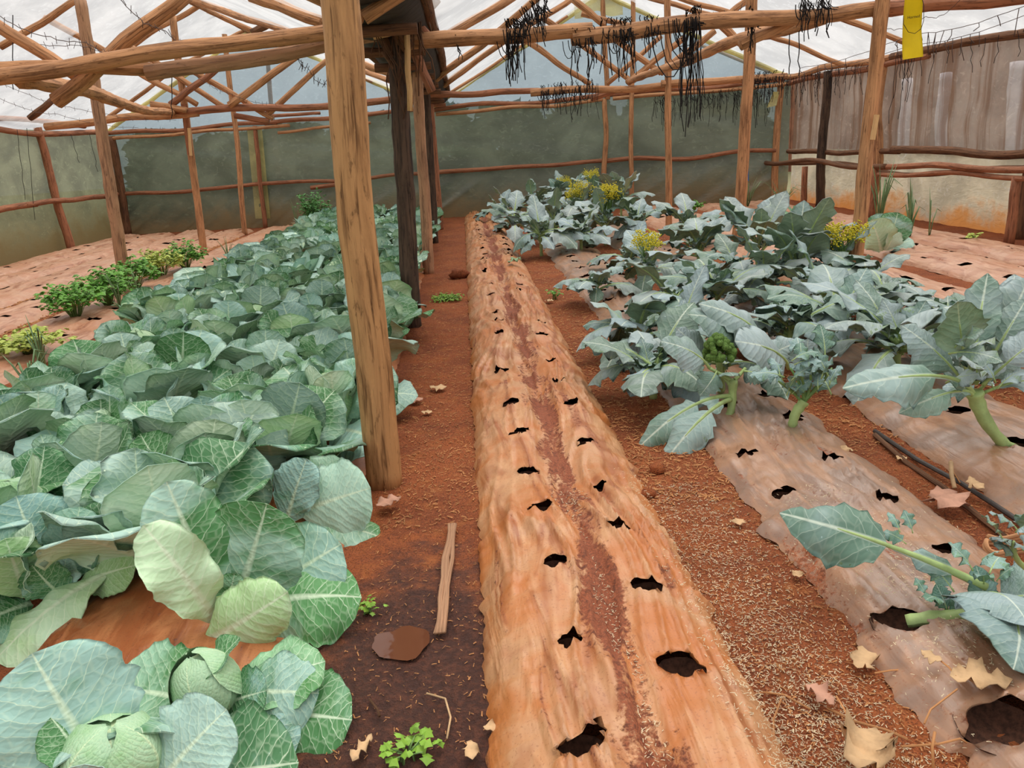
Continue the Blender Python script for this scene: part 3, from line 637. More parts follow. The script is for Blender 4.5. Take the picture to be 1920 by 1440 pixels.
def head_mesh(seed, nu=18, nv=12):
    mb = MB(); V = []; UV = []
    for j in range(nv):
        ph = PI*j/(nv-1)
        for i in range(nu+1):
            th = 2*PI*i/nu; r = 1+.04*mnoise.noise((math.cos(th)*1.5+seed, math.sin(th)*1.5, ph)); V.append((r*math.sin(ph)*math.cos(th), r*math.sin(ph)*math.sin(th), -.92*r*math.cos(ph))); UV.append((.5+.4*math.sin(th*1.0+seed), j/(nv-1)*1.0))
    mb.add(V, grid_faces(nu+1, nv), 0, UV)
    for k in range(3):   # wrapper leaves folded over the ball
        a0 = seed+k*2.1; vv = []; uv = []
        for j in range(9):
            ph = .35*PI + .62*PI*j/8
            for i in range(9):
                u = i/4-1; w = 1.25*math.sin(PI*min(1, .12+.83*j/8))**.6; th = a0+u*w; r = 1.05+.04*k+.05*abs(u)**3; p_ = ph
                vv.append((r*math.sin(p_)*math.cos(th), r*math.sin(p_)*math.sin(th), -.95*r*math.cos(p_))); uv.append((.5+.42*u*w*.7, j/8))
        mb.add(vv, grid_faces(9, 9), 0, uv)
    return mb.mesh('head', [CAB_HEAD])
HEADS = [head_mesh(1.0), head_mesh(2.7), head_mesh(4.4)]
def tint(rg, k=.2):
    b = rg.uniform(1-k, 1+k); g_ = rg.uniform(-.06,.06); return (b*(1-g_), b, b*(1+g_*.8), 1)
def cabbage_leaves(rg, n):
    out = []
    a0 = rg.uniform(0, 2*PI)
    for i in range(n):
        f_ = i/(n-1); az = a0+i*2.39996+rg.uniform(-.25,.25)
        if f_ < .25: m = rg.choice(INNER); sc = .56+.25*f_; ro, z = .035, .10
        elif f_ < .66: m = rg.choice(MIDL); sc = .78+.2*f_; ro, z = .05, .085
        else: m = rg.choice(OUTL); sc = .92+.12*f_; ro, z = .055, .06
        out.append((m, az, sc*rg.uniform(.88,1.12), ro, z, rg.uniform(-12,20), rg.uniform(-24,24)))
    return out
def cabbage(x, y, size, rg, label, group=None, n=17, z=.06, skip=None, head=True):
    root = thing('cabbage', label, 'cabbage', (x, y, z), group, rg.uniform(0, 6.28))
    if head:
        h = link('head', rg.choice(HEADS), root); h.scale = [size*.30*rg.uniform(.85,1.1)]*3; h.location = (0,0,size*.36); h.rotation_euler = (rg.uniform(-.3,.3), rg.uniform(-.3,.3), rg.uniform(0,6)); h.color = tint(rg, .08)
    for (m, az, sc, ro, zz, ti, rl) in cabbage_leaves(rg, n):
        o = link('leaf', m, root); s = sc*size; o.scale = (s,s,s)
        o.location = (math.cos(az)*ro, math.sin(az)*ro, zz*size*1.5); o.rotation_euler = (math.radians(rl), math.radians(ti), az); o.color = tint(rg)
    return root
# merged low plants for the far rows
def cab_far_mesh(seed):
    rg = random.Random(seed); mb = MB()
    for (m, az, sc, ro, zz, ti, rl) in cabbage_leaves(rg, 13):
        pool = 0 if m in INNER else 1 if m in MIDL else 2
        e = [(86,128,.9),(68,74,.45),(54,32,.3)][pool]
        P, N = arc_mid(1.0, e[0]+rg.uniform(-6,6), e[1]+rg.uniform(-8,8), 1.3, 8); g_ = leaf_geo(P, N, Wcab(.45), 1.0, 7, e[2], .04, 2.4, rg.uniform(0,50), .006, .05, ruf=.15)
        R = np.array(Matrix.Rotation(az, 3, 'Z') @ Matrix.Rotation(math.radians(ti), 3, 'Y') @ Matrix.Rotation(math.radians(rl), 3, 'X'))
        V = (g_.v[0]*sc) @ R.T + np.array([math.cos(az)*ro, math.sin(az)*ro, zz*1.5]); mb.add(V, g_.f, g_.m, g_.uv[0])
    return mb.mesh('cabbage', CABM)
FARC = [cab_far_mesh(k) for k in range(6)]

# leaf spanned between two given points, for plants copied leaf by leaf
def span_leaf(parent, B, T, hint, width, sag=.1, cup=.3, wave=.04, wf=2.4, kind='cab', seed=1.0, curl=.05, nu=17, nv=22, tintc=(1,1,1,1), twist=0.0, under=False, mats=None, pet=.34, name='leaf', cshift=.5):
    B = np.asarray(B, float); T = np.asarray(T, float); L = np.linalg.norm(T-B); t_ = nrm(T-B); h = nrm(np.asarray(hint, float)-t_*np.dot(hint, t_))
    C = B+(T-B)*cshift+h*sag*L; P = []; N = []
    for j in range(nv):
        v = j/(nv-1); P.append((1-v)**2*B+2*v*(1-v)*C+v*v*T)
    P = np.array(P); G = np.gradient(P, axis=0); L2 = np.sum(np.linalg.norm(np.diff(P, axis=0), axis=1))
    for j in range(nv):
        g_ = nrm(G[j]); n_ = nrm(h-g_*np.dot(h, g_)); s_ = np.cross(n_, g_); a = twist*j/(nv-1); N.append(n_*math.cos(a)+s_*math.sin(a))
    off = np.array(parent.location); ca = math.cos(-parent.rotation_euler[2]); P = P-off
    Wf = Wcab(width) if kind == 'cab' else Wbro(width, pet)
    mb = leaf_geo(P, N, Wf, L2, nu, cup, wave, wf, seed, .003 if kind == 'cab' else .002, curl, ruf=.16 if kind == 'cab' else .3)
    ml = mats or (CABM if kind == 'cab' else [BRO_TOP, BRO_UND]); ml = list(ml)
    if under: ml = ml[::-1]
    if kind == 'bro':
        k = max(3, int(nv*.75)); rr = np.linspace(.011, .003, k)*max(.55, min(1.3, L2/.45))
        V, f, uv = tube(P[:k]-np.array(N[:k])*.004, rr, 7); mb.add(V, f, 2, uv); ml = ml+[STALK]
    o = mb.obj(name, ml, parent); o.color = tintc; return o

# ================================================================== CABBAGES
TOW = np.array([0, -1.0, .75])      # a face turned to the light and the path
def plant(label, px, py, z=.07, cat='cabbage', name='cabbage', group=None):
    p = at(px, py, z); return thing(name, label, cat, p, group)
def HL(root, b, Yb, t_, Yt, hint, w, **k):
    """leaf from a point on the plant to where its tip stands"""
    return span_leaf(root, aty(*b, Yb), aty(*t_, Yt), hint, w, **k)
rgc = random.Random(11)
# the five nearest plants, leaf by leaf
A = plant('cabbage cut off by the bottom left corner, head under a hood-like leaf', 225, 1480)
h = link('head', HEADS[0], A); h.scale = (.105,.105,.1); h.location = (0,0,.1); h.rotation_euler = (.2,.1,1)
YA = A.location[1]
HL(A, (215,1480), YA-.02, (60,1225), YA+.10, (.35,-1,.8), .44, sag=.10, cup=.35, wave=.03, seed=1.1, nu=23, nv=28, tintc=(.93,1,1,1))
HL(A, (290,1480), YA-.03, (425,1330), YA+.06, (-.2,-1,1.0), .50, sag=.12, cup=.3, wave=.035, seed=2.2, nu=23, nv=28)
HL(A, (228,1440), YA+.10, (222,1378), YA-.03, (0,.3,1), .80, sag=.55, cup=-1.0, wave=.02, seed=3.3, nu=23, nv=26, tintc=(1,1,1,1))
HL(A, (185,1480), YA-.02, (95,1345), YA+.02, (.9,-.5,.5), .40, sag=.15, cup=.8, wave=.05, seed=4.4, nu=19, nv=24, tintc=(1.02,1,1,1))
HL(A, (200,1500), YA-.08, (130,1440), YA-.12, (-.2,-.6,1), .42, sag=.2, cup=.3, seed=5.5)
HL(A, (300,1490), YA, (560,1430), YA+.05, (0,-.7,1), .46, sag=.25, cup=.25, wave=.05, seed=6.6, tintc=(.85,.9,.95,1))
B_ = plant('cabbage with a tight pale head peeled at the tip, second from the bottom left corner', 405, 1345)
YB = B_.location[1]
h = link('head', HEADS[1], B_); h.scale = (.085,.085,.105); h.location = (0,-.01,.11); h.rotation_euler = (-.25,.15,2)
HL(B_, (400,1320), YB, (205,1290), YB+.02, (.05,-.5,1), .52, sag=.10, cup=.25, wave=.03, seed=7.1, nu=23, nv=26, tintc=(.78,.92,.72,1))
HL(B_, (385,1340), YB-.02, (450,1195), YB+.06, (-.9,-.3,.35), .40, sag=.25, cup=.7, wave=.04, seed=8.2, nu=21, nv=24)
HL(B_, (420,1320), YB-.02, (500,1295), YB-.05, (-.1,-.8,1), .55, sag=.08, cup=.4, wave=.02, seed=9.3, nu=21, nv=24, tintc=(.92,1,1.05,1))
HL(B_, (430,1300), YB+.02, (598,1300), YB+.02, (0,-.7,1), .48, sag=.15, cup=-.25, wave=.04, seed=10.1, nu=23, nv=26, tintc=(.85,.92,.9,1))
HL(B_, (440,1335), YB+.02, (660,1350), YB-.02, (.05,-.5,1), .46, sag=.10, cup=-.3, wave=.04, seed=11.2, nu=23, nv=26, tintc=(.82,.95,.78,1))
HL(B_, (425,1350), YB-.03, (550,1420), YB-.12, (0,-.6,1), .46, sag=.2, cup=-.2, wave=.05, seed=12.4, tintc=(.8,.88,.95,1))
HL(B_, (405,1330), YB+.03, (375,1250), YB+.02, (.3,-1,.4), .44, sag=-.15, cup=.7, wave=.02, seed=13.4)
HL(B_, (430,1310), YB+.04, (610,1240), YB+.10, (0,-.4,1), .40, sag=.12, cup=.3, wave=.05, seed=14.4, tintc=(.75,.95,.6,1))
Cc = plant('cabbage with its head already cut out, bare stump between tall ribbed leaves', 425, 1165)
YC = Cc.location[1]
HL(Cc, (436,1150), YC, (500,945), YC+.06, (-.1,-1,.35), .46, sag=-.06, cup=.35, wave=.03, seed=21, nu=25, nv=30, tintc=(1.18,1.2,1.12,1))
HL(Cc, (415,1140), YC-.01, (312,903), YC+.10, (.35,-1,.3), .30, sag=.06, cup=.3, wave=.035, seed=22, nu=21, nv=30, tintc=(1.15,1.18,1.12,1))
HL(Cc, (400,1165), YC-.06, (268,985), YC-.10, (.8,-.9,.2), .25, sag=.28, cup=.6, wave=.06, seed=23, nu=21, nv=28, under=True, tintc=(1.15,1.2,1.0,1), twist=.3)
HL(Cc, (455,1140), YC, (678,1120), YC+.02, (.1,-.6,1), .40, sag=.22, cup=-.5, wave=.06, seed=24, nu=23, nv=28, tintc=(1.2,1.25,1.1,1))
HL(Cc, (385,1205), YC-.10, (540,1110), YC-.10, (.1,-.95,.35), .34, sag=.2, cup=-.35, wave=.03, seed=25, nu=21, nv=26, under=True, tintc=(1.15,1.18,1.08,1))
HL(Cc, (440,1165), YC+.02, (718,1195), YC+.02, (.05,-.3,1), .30, sag=.03, cup=.2, wave=.04, seed=26, tintc=(.55,.72,.45,1))
HL(Cc, (445,1150), YC+.05, (640,1020), YC+.14, (0,-1,.8), .40, sag=.15, cup=.3, seed=27, tintc=(.85,.93,.9,1))
HL(Cc, (425,1150), YC, (440,1075), YC+.02, (0,-1,.2), .40, sag=.1, cup=.8, seed=28, tintc=(.8,1,.7,1))
V, f, uv = tube([(0,0,-.05),(.005,0,.05),(.0,.01,.10)], [.03,.028,.024], 10, 1, .1); MB().add(V, f, 0, uv).obj('stump', [STALK], Cc)
D_ = plant('cabbage with long folded pale leaf and tiny sprout, at the left edge near the front', 95, 1110)
YD = D_.location[1]
HL(D_, (80,1120), YD-.04, (60,985), YD-.06, (-.9,-.6,.2), .36, sag=.2, cup=.7, wave=.05, seed=31, nu=21, nv=26, under=True, tintc=(1,1.02,1,1))
HL(D_, (135,1085), YD, (150,950), YD+.08, (-.1,-1,.5), .42, sag=.1, cup=.5, wave=.03, seed=32, nu=21, nv=26, tintc=(.9,.98,.9,1))
HL(D_, (140,1085), YD, (218,945), YD+.12, (-.6,-1,.5), .40, sag=.15, cup=.7, wave=.03, seed=33, nu=21, nv=26, tintc=(.9,.95,.98,1))
HL(D_, (195,1075), YD-.05, (-10,1240), YD-.3, (-.5,-.6,1), .36, sag=.14, cup=-.3, wave=.06, seed=34, nu=21, nv=28, under=True, tintc=(1.1,1.12,1.05,1))
HL(D_, (150,1095), YD-.04, (255,1060), YD-.04, (.2,-.7,.8), .42, sag=.15, cup=.3, seed=35, under=True, tintc=(.72,.85,.55,1))
HL(D_, (60,1130), YD-.05, (-60,1180), YD-.25, (.3,-.8,.8), .46, sag=.15, cup=.2, seed=39.5, tintc=(.7,.85,.7,1))
HL(D_, (120,1120), YD-.05, (60,1060), YD-.12, (.2,-1,.5), .44, sag=.12, cup=.5, seed=40.5, tintc=(.85,.95,.9,1))
HL(D_, (170,1100), YD, (190,1010), YD+.05, (-.2,-1,.5), .44, sag=.1, cup=.5, seed=41.5, tintc=(.75,.9,.75,1))
HL(D_, (50,1120), YD-.06, (10,1010), YD-.12, (.6,-1,.4), .40, sag=.15, cup=.6, seed=42.5, under=True, tintc=(1.05,1.1,1,1))
HL(D_, (118,1105), YD-.03, (125,1045), YD-.04, (0,-1,.5), .45, sag=.1, cup=.4, wave=.08, seed=36)
HL(D_, (95,1090), YD+.03, (30,930), YD+.14, (.3,-1,.5), .46, sag=.1, cup=.3, seed=37, tintc=(.72,.85,.9,1))
HL(D_, (70,1100), YD, (-40,1010), YD, (.5,-.8,.8), .44, sag=.15, cup=.3, seed=38, tintc=(.75,.88,.85,1))
E_ = plant('cabbage in the row beside the path, its outer leaves lying out over the wet soil', 505, 985)
YE = E_.location[1]
HL(E_, (470,955), YE, (470,855), YE+.12, (-.1,-1,.45), .46, sag=.04, cup=.35, wave=.03, seed=41, nu=23, nv=26, tintc=(.8,.95,.8,1))
HL(E_, (535,985), YE, (575,860), YE+.08, (-.5,-1,.4), .42, sag=.05, cup=.4, wave=.03, seed=42, nu=23, nv=26, tintc=(.85,.95,.98,1))
HL(E_, (480,960), YE+.03, (258,900), YE+.10, (.3,-.9,.6), .40, sag=.14, cup=.5, wave=.04, seed=43, nu=23, nv=26, tintc=(.82,.93,.88,1))
HL(E_, (560,960), YE, (695,915), YE+.02, (.1,-.9,.6), .55, sag=.12, cup=-.3, wave=.05, seed=44, nu=21, nv=24, tintc=(1.1,1.12,1.02,1))
HL(E_, (560,985), YE-.02, (715,1008), YE-.03, (.1,-.4,1), .42, sag=.2, cup=-.55, wave=.06, seed=45, nu=21, nv=24, tintc=(1.1,1.12,1.05,1))
HL(E_, (540,1000), YE-.02, (655,1050), YE-.08, (0,-.5,1), .46, sag=.18, cup=-.3, wave=.05, seed=46, tintc=(.9,.95,.92,1))
HL(E_, (560,1000), YE-.02, (706,1045), YE-.1, (0,-.3,1), .35, sag=.06, cup=.2, wave=.05, seed=47, tintc=(.95,.98,.8,1))
HL(E_, (500,1000), YE-.05, (470,945), YE-.02, (0,-1,.3), .6, sag=.2, cup=.9, seed=48)
HL(E_, (490,1000), YE-.05, (380,960), YE-.1, (.2,-.8,.7), .42, sag=.2, cup=.4, seed=49, tintc=(.75,.88,.85,1))
HL(E_, (560,970), YE+.05, (655,870), YE+.12, (.1,-1,.5), .46, sag=.1, cup=.3, seed=50.5, tintc=(1.1,1.12,.98,1))
ordn = ['first','second','third','fourth','fifth','sixth','seventh','eighth','ninth','tenth','eleventh','twelfth','thirteenth','fourteenth','fifteenth','sixteenth','seventeenth','eighteenth','nineteenth','twentieth','twenty-first','twenty-second','twenty-third','twenty-fourth','twenty-fifth','twenty-sixth']
rows = [(-.86,'the cabbage row beside the path',3.12,.0),(-1.37,'the second cabbage row from the path',2.75,.0),(-1.98,'the third cabbage row from the path',2.55,.02),(-2.56,'the fourth cabbage row from the path',2.3,.0),(-3.0,'the outermost cabbage row on the left',7.3,.0)]
used = [(o.location[0], o.location[1]) for o in (A,B_,Cc,D_,E_)]
for r_, (x0, nm, y, _) in enumerate(rows):
    k = 0
    while y < wallY(x0)-.75:
        rg = random.Random(r_*100+k*7+3); x = x0+rg.uniform(-.07,.07); yy = y+rg.uniform(-.05,.05)
        if x0 < -3 and yy > 11: break
        if min(math.hypot(x-a, yy-b) for a, b in used) > .30:
            if abs(yy-3.5) < .4 and x > -1.0: x -= .2
            if yy < 7.2:
                cabbage(x, yy, rg.uniform(.38,.48), rg, 'blue-green cabbage in %s, %s counting back from the front' % (nm, ordn[k] if k < 16 else 'last'), 'cabbages in the planted rows', n=16 if yy < 4.5 else 13)
            else:
                o = link('cabbage', rg.choice(FARC)); o.location = (x, yy, .06); o.rotation_euler = (0,0,rg.uniform(0,6.28)); s = rg.uniform(.37,.45); o.scale = (s,s,s); o.color = tint(rg)
                j_ = k-k7; tag(o, 'small far-off cabbage in %s, %s beyond the blackened post' % (nm, ordn[j_]), 'cabbage', 'far cabbages in the planted rows')
        if yy < 7.2: k7 = k+1
        k += 1; y += .46 if yy < 7.2 else .5
# lone cabbages at the right
LB = plant('lone big cabbage with folded leaves on the bed by the right wall', 1655, 470, .08); YL = LB.location[1]
for b, Yb, t_, Yt, hint, w, kw in [((1652,472),0,(1634,412),-.05,(-.3,-1,.3),.50,dict(sag=.2,cup=.5,seed=71,under=True,tintc=(.95,1.05,.9,1))),((1662,468),.05,(1684,398),.12,(-.2,-1,.4),.46,dict(sag=.08,cup=.4,seed=72)),
    ((1655,468),.1,(1645,400),.2,(.1,-1,.4),.46,dict(sag=.1,cup=.4,seed=73)),((1660,470),0,(1672,432),-.02,(.4,-1,.2),.6,dict(sag=.3,cup=.9,seed=74,under=True)),((1665,470),.1,(1712,450),.1,(0,-.6,1),.4,dict(sag=.2,cup=.3,seed=75))]:
    HL(LB, b, YL+Yb, t_, YL+Yt, hint, w, **kw)
for (px, py, lab, s, seed) in [(1497,424,'smaller lone cabbage with one upright pointed leaf, farther back on the right',.34,8)]:
    rg = random.Random(seed); p = at(px, py, .08); cabbage(p[0], p[1], s, rg, lab, None, n=11)

# ================================================================== BROCCOLI
BROM = [BRO_TOP, BRO_UND, STALK]
def bro_leaf_mesh(e0, e1, p, wm, cup, wave, seed, pet=.36, nu=11, nv=20):
    P, N = arc_mid(1.0, e0, e1, p, nv); mb = leaf_geo(P, N, Wbro(wm, pet), 1.0, nu, cup, wave, 3.2, seed, .006, .05, ruf=.42)
    k = int(nv*.8); V, f, uv = tube(np.array(P[:k])-np.array(N[:k])*.012, np.linspace(.024,.006,k), 7); mb.add(V, f, 2, uv); return mb.mesh('leaf', BROM)
BL_UP = [bro_leaf_mesh(64,30,1.3,.22,.4,.05,1), bro_leaf_mesh(56,10,1.5,.24,.35,.06,2), bro_leaf_mesh(70,48,1,.2,.5,.05,3)]
BL_MID = [bro_leaf_mesh(42,-22,1.4,.23,-.35,.06,4), bro_leaf_mesh(34,-34,1.3,.22,-.45,.06,5), bro_leaf_mesh(46,-10,1.7,.24,-.3,.07,6), bro_leaf_mesh(32,2,1.0,.23,.3,.06,7)]
BL_DR = [bro_leaf_mesh(30,-62,1.1,.21,-.5,.05,8), bro_leaf_mesh(18,-48,1.2,.2,-.4,.06,9)]
BL_SM = [bro_leaf_mesh(60,20,1.2,.28,-.3,.12,10,.2,9,12), bro_leaf_mesh(70,40,1.2,.3,.4,.14,11,.25,9,12), bro_leaf_mesh(45,-10,1.2,.3,-.3,.12,12,.2,9,12)]
def stem(parent, P, r0, r1, seed=1, mat=None, n=10):
    P = np.asarray(P, float); k = 12; Q = []
    for i in range(k):
        s = i/(k-1)*(len(P)-1); a = int(min(s, len(P)-2)); u = s-a
        p0, p1, p2, p3 = P[max(a-1,0)], P[a], P[a+1], P[min(a+2,len(P)-1)]
        Q.append(.5*((2*p1)+(-p0+p2)*u+(2*p0-5*p1+4*p2-p3)*u*u+(-p0+3*p1-3*p2+p3)*u**3))
    rr = np.linspace(r0, r1, k)*(1+.10*np.sin(np.arange(k)*2.6)); V, f, uv = tube(Q, rr, n, seed, .12)
    return MB().add(V, f, 0, uv).obj('stem', [mat or STALK], parent)
def flower_head(parent, loc, rg, R=.11, n=260, h=.16, kind='yellow'):
    """branched flowering head: green branchlets with small four-petalled blossoms"""
    mb = MB(); pts = []
    for i in range(34):
        a = rg.uniform(0, 2*PI); r = R*math.sqrt(rg.random()); tip = np.array([math.cos(a)*r, math.sin(a)*r, h*(.75+.35*rg.random())])
        V, f, uv = tube([(0,0,0), tuple(tip*[.4,.4,.6]), tuple(tip)], [.005,.003,.0015], 4); mb.add(V, f, 0, uv); pts.append(tip)
    mb.obj('flower_stalks', [STALK_D], parent).location = loc
    fb = MB()
    for i in range(n):
        c = rg.choice(pts)+np.array([rg.gauss(0,.024), rg.gauss(0,.024), rg.gauss(0,.03)]); s = rg.uniform(.007,.013); M3 = np.array(Matrix.Rotation(rg.uniform(0,6),3,(rg.uniform(-1,1),rg.uniform(-1,1),rg.uniform(-1,1))))
        V = np.array([(s,0,0),(0,s,0),(-s,0,0),(0,-s,0),(0,0,s*.8),(0,0,-s*.8)]) @ M3.T + c
        fb.add(V, [[0,1,4],[1,2,4],[2,3,4],[3,0,4],[1,0,5],[2,1,5],[3,2,5],[0,3,5]])
    o = fb.obj('blossoms', [YEL if kind == 'yellow' else STALK_D], parent); o.location = loc; stuff(o)
def broccoli_head(parent, loc, r, rg):
    mb = MB()
    for i in range(70):
        a = rg.uniform(0,2*PI); ph = math.acos(1-rg.random()*1.25); d = np.array([math.sin(ph)*math.cos(a), math.sin(ph)*math.sin(a), math.cos(ph)]); c = d*r*rg.uniform(.78,1.0)*np.array([.9,.9,1.1]); s = r*rg.uniform(.16,.27)
        V = []; n_ = 7
        for j in range(6):
            p_ = PI*j/5
            for q in range(n_): th = 2*PI*q/n_; k = s*(1+.22*nz(q*1.9+i, j*1.7, i*.3)); V.append(c+k*np.array([math.sin(p_)*math.cos(th), math.sin(p_)*math.sin(th), math.cos(p_)]))
        mb.add(V, [[j*n_+q, j*n_+(q+1)%n_, (j+1)*n_+(q+1)%n_, (j+1)*n_+q] for j in range(5) for q in range(n_)])
    o = mb.obj('broccoli_head', [FLORET], parent); o.location = loc; return o
def broccoli(x, y, label, seed, h=.30, size=.42, nl=9, lean=(0,0), flowers=0, z=.07, sprouts=8, dist=(.2,.5,.3), head=False, group=None):
    rg = random.Random(seed); root = thing('broccoli_plant', label, 'broccoli', (x, y, z), group)
    top = np.array([lean[0], lean[1], h]); P = [(0,0,-.05), top*[.25,.25,.35], top*[.7,.7,.8], top]; stem(root, P, .024, .017, seed)
    for i in range(nl):
        f_ = rg.random(); az = i*2.39996+rg.uniform(-.4,.4)+seed; q = rg.random()
        m = rg.choice(BL_UP if q < dist[0] else BL_MID if q < dist[0]+dist[1] else BL_DR)
        o = link('leaf', m, root); s = size*rg.uniform(.8,1.2); o.scale = (s,s,s); k = rg.uniform(.45,1.0); o.location = top*k; o.rotation_euler = (rg.uniform(-.25,.25), rg.uniform(-.15,.15), az); o.color = tint(rg, .12)
    for i in range(sprouts):
        o = link('sprout', rg.choice(BL_SM), root); s = size*rg.uniform(.25,.5); o.scale = (s,s,s); k = rg.uniform(.5,1.08); o.location = top*k+np.array([rg.uniform(-.03,.03), rg.uniform(-.03,.03), 0]); o.rotation_euler = (rg.uniform(-.4,.4), rg.uniform(-.3,.3), rg.uniform(0,6.28)); o.color = tint(rg, .12)
    for i in range(flowers):
        a = rg.uniform(0,6.28); r = .09 if i else 0; loc = top+np.array([math.cos(a)*r, math.sin(a)*r, -.02]); flower_head(root, loc, rg, rg.uniform(.13,.18), 420, rg.uniform(.26,.36))
    if head: broccoli_head(root, top+np.array([0,0,.03]), .085, rg)
    return root
def bro_px(px, py, label, seed, **k):
    p = at(px, py, .06); far_ = p[1] > 10.5; k['size'] = k.get('size', .42)*(1.4 if far_ else 1.22); k['h'] = k.get('h', .3)*(1.0 if far_ else .72); k['nl'] = k.get('nl', 9)+3; k['sprouts'] = int(k.get('sprouts', 8)*1.4); return broccoli(p[0], p[1], label, seed, **k)

# hand-copied near plants -------------------------------------------------
def bplant(label, px, py, z=.07): return thing('broccoli_plant', label, 'broccoli', at(px, py, z))
def loc_of(root, p): return np.asarray(p)-np.array(root.location)
P1 = bplant('broccoli with bent pale stem and two big leaves drooping to the soil', 1345, 780); Y1 = P1.location[1]
def L1(px, py, d=0): return loc_of(P1, aty(px, py, Y1+d))
stem(P1, [L1(1335,786), L1(1352,786,-.02), L1(1368,778,-.02), L1(1373,745), L1(1375,712)], .018, .024, 3)
for q in [((1375,715),(1330,690)), ((1378,712),(1398,690)), ((1372,725),(1352,700))]:
    stem(P1, [L1(*q[0]), L1(*q[1], .02)], .012, .009, 4)
def BLf(root, b, Yb, t_, Yt, hint, w, **k):
    k.setdefault('kind', 'bro'); k.setdefault('nu', 15); k.setdefault('nv', 26); return span_leaf(root, aty(*b, Yb), aty(*t_, Yt), hint, w, **k)
BLf(P1, (1372,742), Y1, (1192,845), Y1-.12, (-.2,-.6,1), .155, pet=.40, sag=.36, cup=-.5, seed=1, cshift=.4, tintc=(.82,.92,.82,1))
BLf(P1, (1370,748), Y1-.02, (1240,874), Y1-.28, (-.1,-.7,1), .165, pet=.38, sag=.34, cup=-.35, seed=2, cshift=.42, tintc=(.84,.93,.85,1))
BLf(P1, (1332,690), Y1+.02, (1238,640), Y1-.05, (-.1,-.8,1), .30, sag=.25, cup=-.4, seed=3, pet=.2)
BLf(P1, (1345,695), Y1, (1312,742), Y1-.05, (0,-1,.5), .38, sag=.4, cup=-.3, seed=4, pet=.12, tintc=(.9,.95,.95,1))
BLf(P1, (1395,695), Y1, (1440,712), Y1-.03, (0,-.9,.8), .42, sag=.35, cup=-.5, seed=5, pet=.12)
BLf(P1, (1360,705), Y1+.03, (1375,705), Y1-.1, (0,-.8,1), .4, sag=.3, cup=-.4, seed=6, pet=.15)
P2 = bplant('short broccoli stub bushy with small crinkled side shoots', 1488, 800); Y2_ = P2.location[1]
def L2(px, py, d=0): return loc_of(P2, aty(px, py, Y2_+d))
stem(P2, [L2(1485,808), L2(1490,780), L2(1508,752)], .022, .026, 5)
rg = random.Random(42)
for i, (a, b) in enumerate([((1505,755),(1545,700)),((1507,752),(1500,700)),((1510,752),(1520,690)),((1506,756),(1460,715)),((1512,748),(1560,690)),((1508,750),(1482,690))]):
    stem(P2, [L2(*a), L2((a[0]+b[0])/2+4, (a[1]+b[1])/2), L2(*b, rg.uniform(-.08,.08))], .010, .005, i+7, STALK_D, 7)
for i in range(26):
    o = link('sprout', rg.choice(BL_SM), P2); s = rg.uniform(.10,.2); o.scale = (s,s,s); o.location = L2(rg.uniform(1458,1562), rg.uniform(672,745), rg.uniform(-.1,.1)); o.rotation_euler = (rg.uniform(-.5,.5), rg.uniform(-.4,.4), rg.uniform(0,6.28)); o.color = (.78,.92,.9,1)
BLf(P2, (1500,740), Y2_+.05, (1515,635), Y2_+.04, (0,-1,.6), .26, sag=.12, cup=-.4, seed=8, pet=.5)
P3 = bplant('biggest broccoli, thick arching stem lying on the glossy bed at the right edge', 1895, 838); Y3_ = P3.location[1]
def L3_(px, py, d=0): return loc_of(P3, aty(px, py, Y3_+d))
stem(P3, [L3_(1905,842), L3_(1880,830,-.02), L3_(1850,792,-.02), L3_(1832,755), L3_(1828,735)], .020, .036, 9, n=14)
for b, Yb, t_, Yt, hint, w, kw in [
    ((1826,738),0,(1580,728),-.12,(.1,-.75,1),.15,dict(sag=.34,cup=-.5,seed=11,pet=.5,cshift=.42,tintc=(.92,1,.92,1))),
    ((1826,742),0,(1685,775),-.1,(0,-.75,1),.15,dict(sag=.42,cup=-.45,seed=12,pet=.52,cshift=.4,tintc=(.82,.95,.75,1))),
    ((1815,715),.02,(1795,565),-.05,(0,1,.25),.27,dict(sag=.05,cup=.3,seed=13,pet=.42,tintc=(.95,1,.95,1))),
    ((1818,715),.05,(1852,512),.25,(-.6,-.8,.6),.17,dict(sag=.15,cup=.6,seed=14,pet=.35)),
    ((1835,715),.05,(1925,560),.15,(-.5,-.8,.7),.24,dict(sag=.12,cup=-.3,seed=15,pet=.36)),
    ((1842,722),0,(1965,620),-.05,(0,-.8,1),.24,dict(sag=.25,cup=-.3,seed=16,pet=.42)),
    ((1830,715),.05,(1790,640),.15,(0,-1,.6),.26,dict(sag=.15,cup=-.4,seed=17,pet=.35)),
    ((1838,730),.05,(1905,660),.2,(-.2,-.9,.7),.26,dict(sag=.2,cup=-.4,seed=18,pet=.3)),
    ((1812,725),.05,(1690,610),.15,(.1,-.9,.8),.27,dict(sag=.15,cup=-.35,seed=19,pet=.3)),
    ((1828,720),.1,(1930,520),.3,(-.2,-1,.5),.22,dict(sag=.1,cup=.4,seed=20,pet=.4)),
    ((1845,735),0,(1990,720),-.05,(0,-.5,1),.26,dict(sag=.3,cup=-.3,seed=28,pet=.35)),
    ((1820,720),.1,(1870,600),.3,(0,-1,.6),.28,dict(sag=.1,cup=.3,seed=29,pet=.3))]:
    BLf(P3, b, Y3_+Yb, t_, Y3_+Yt, hint, w, **kw)
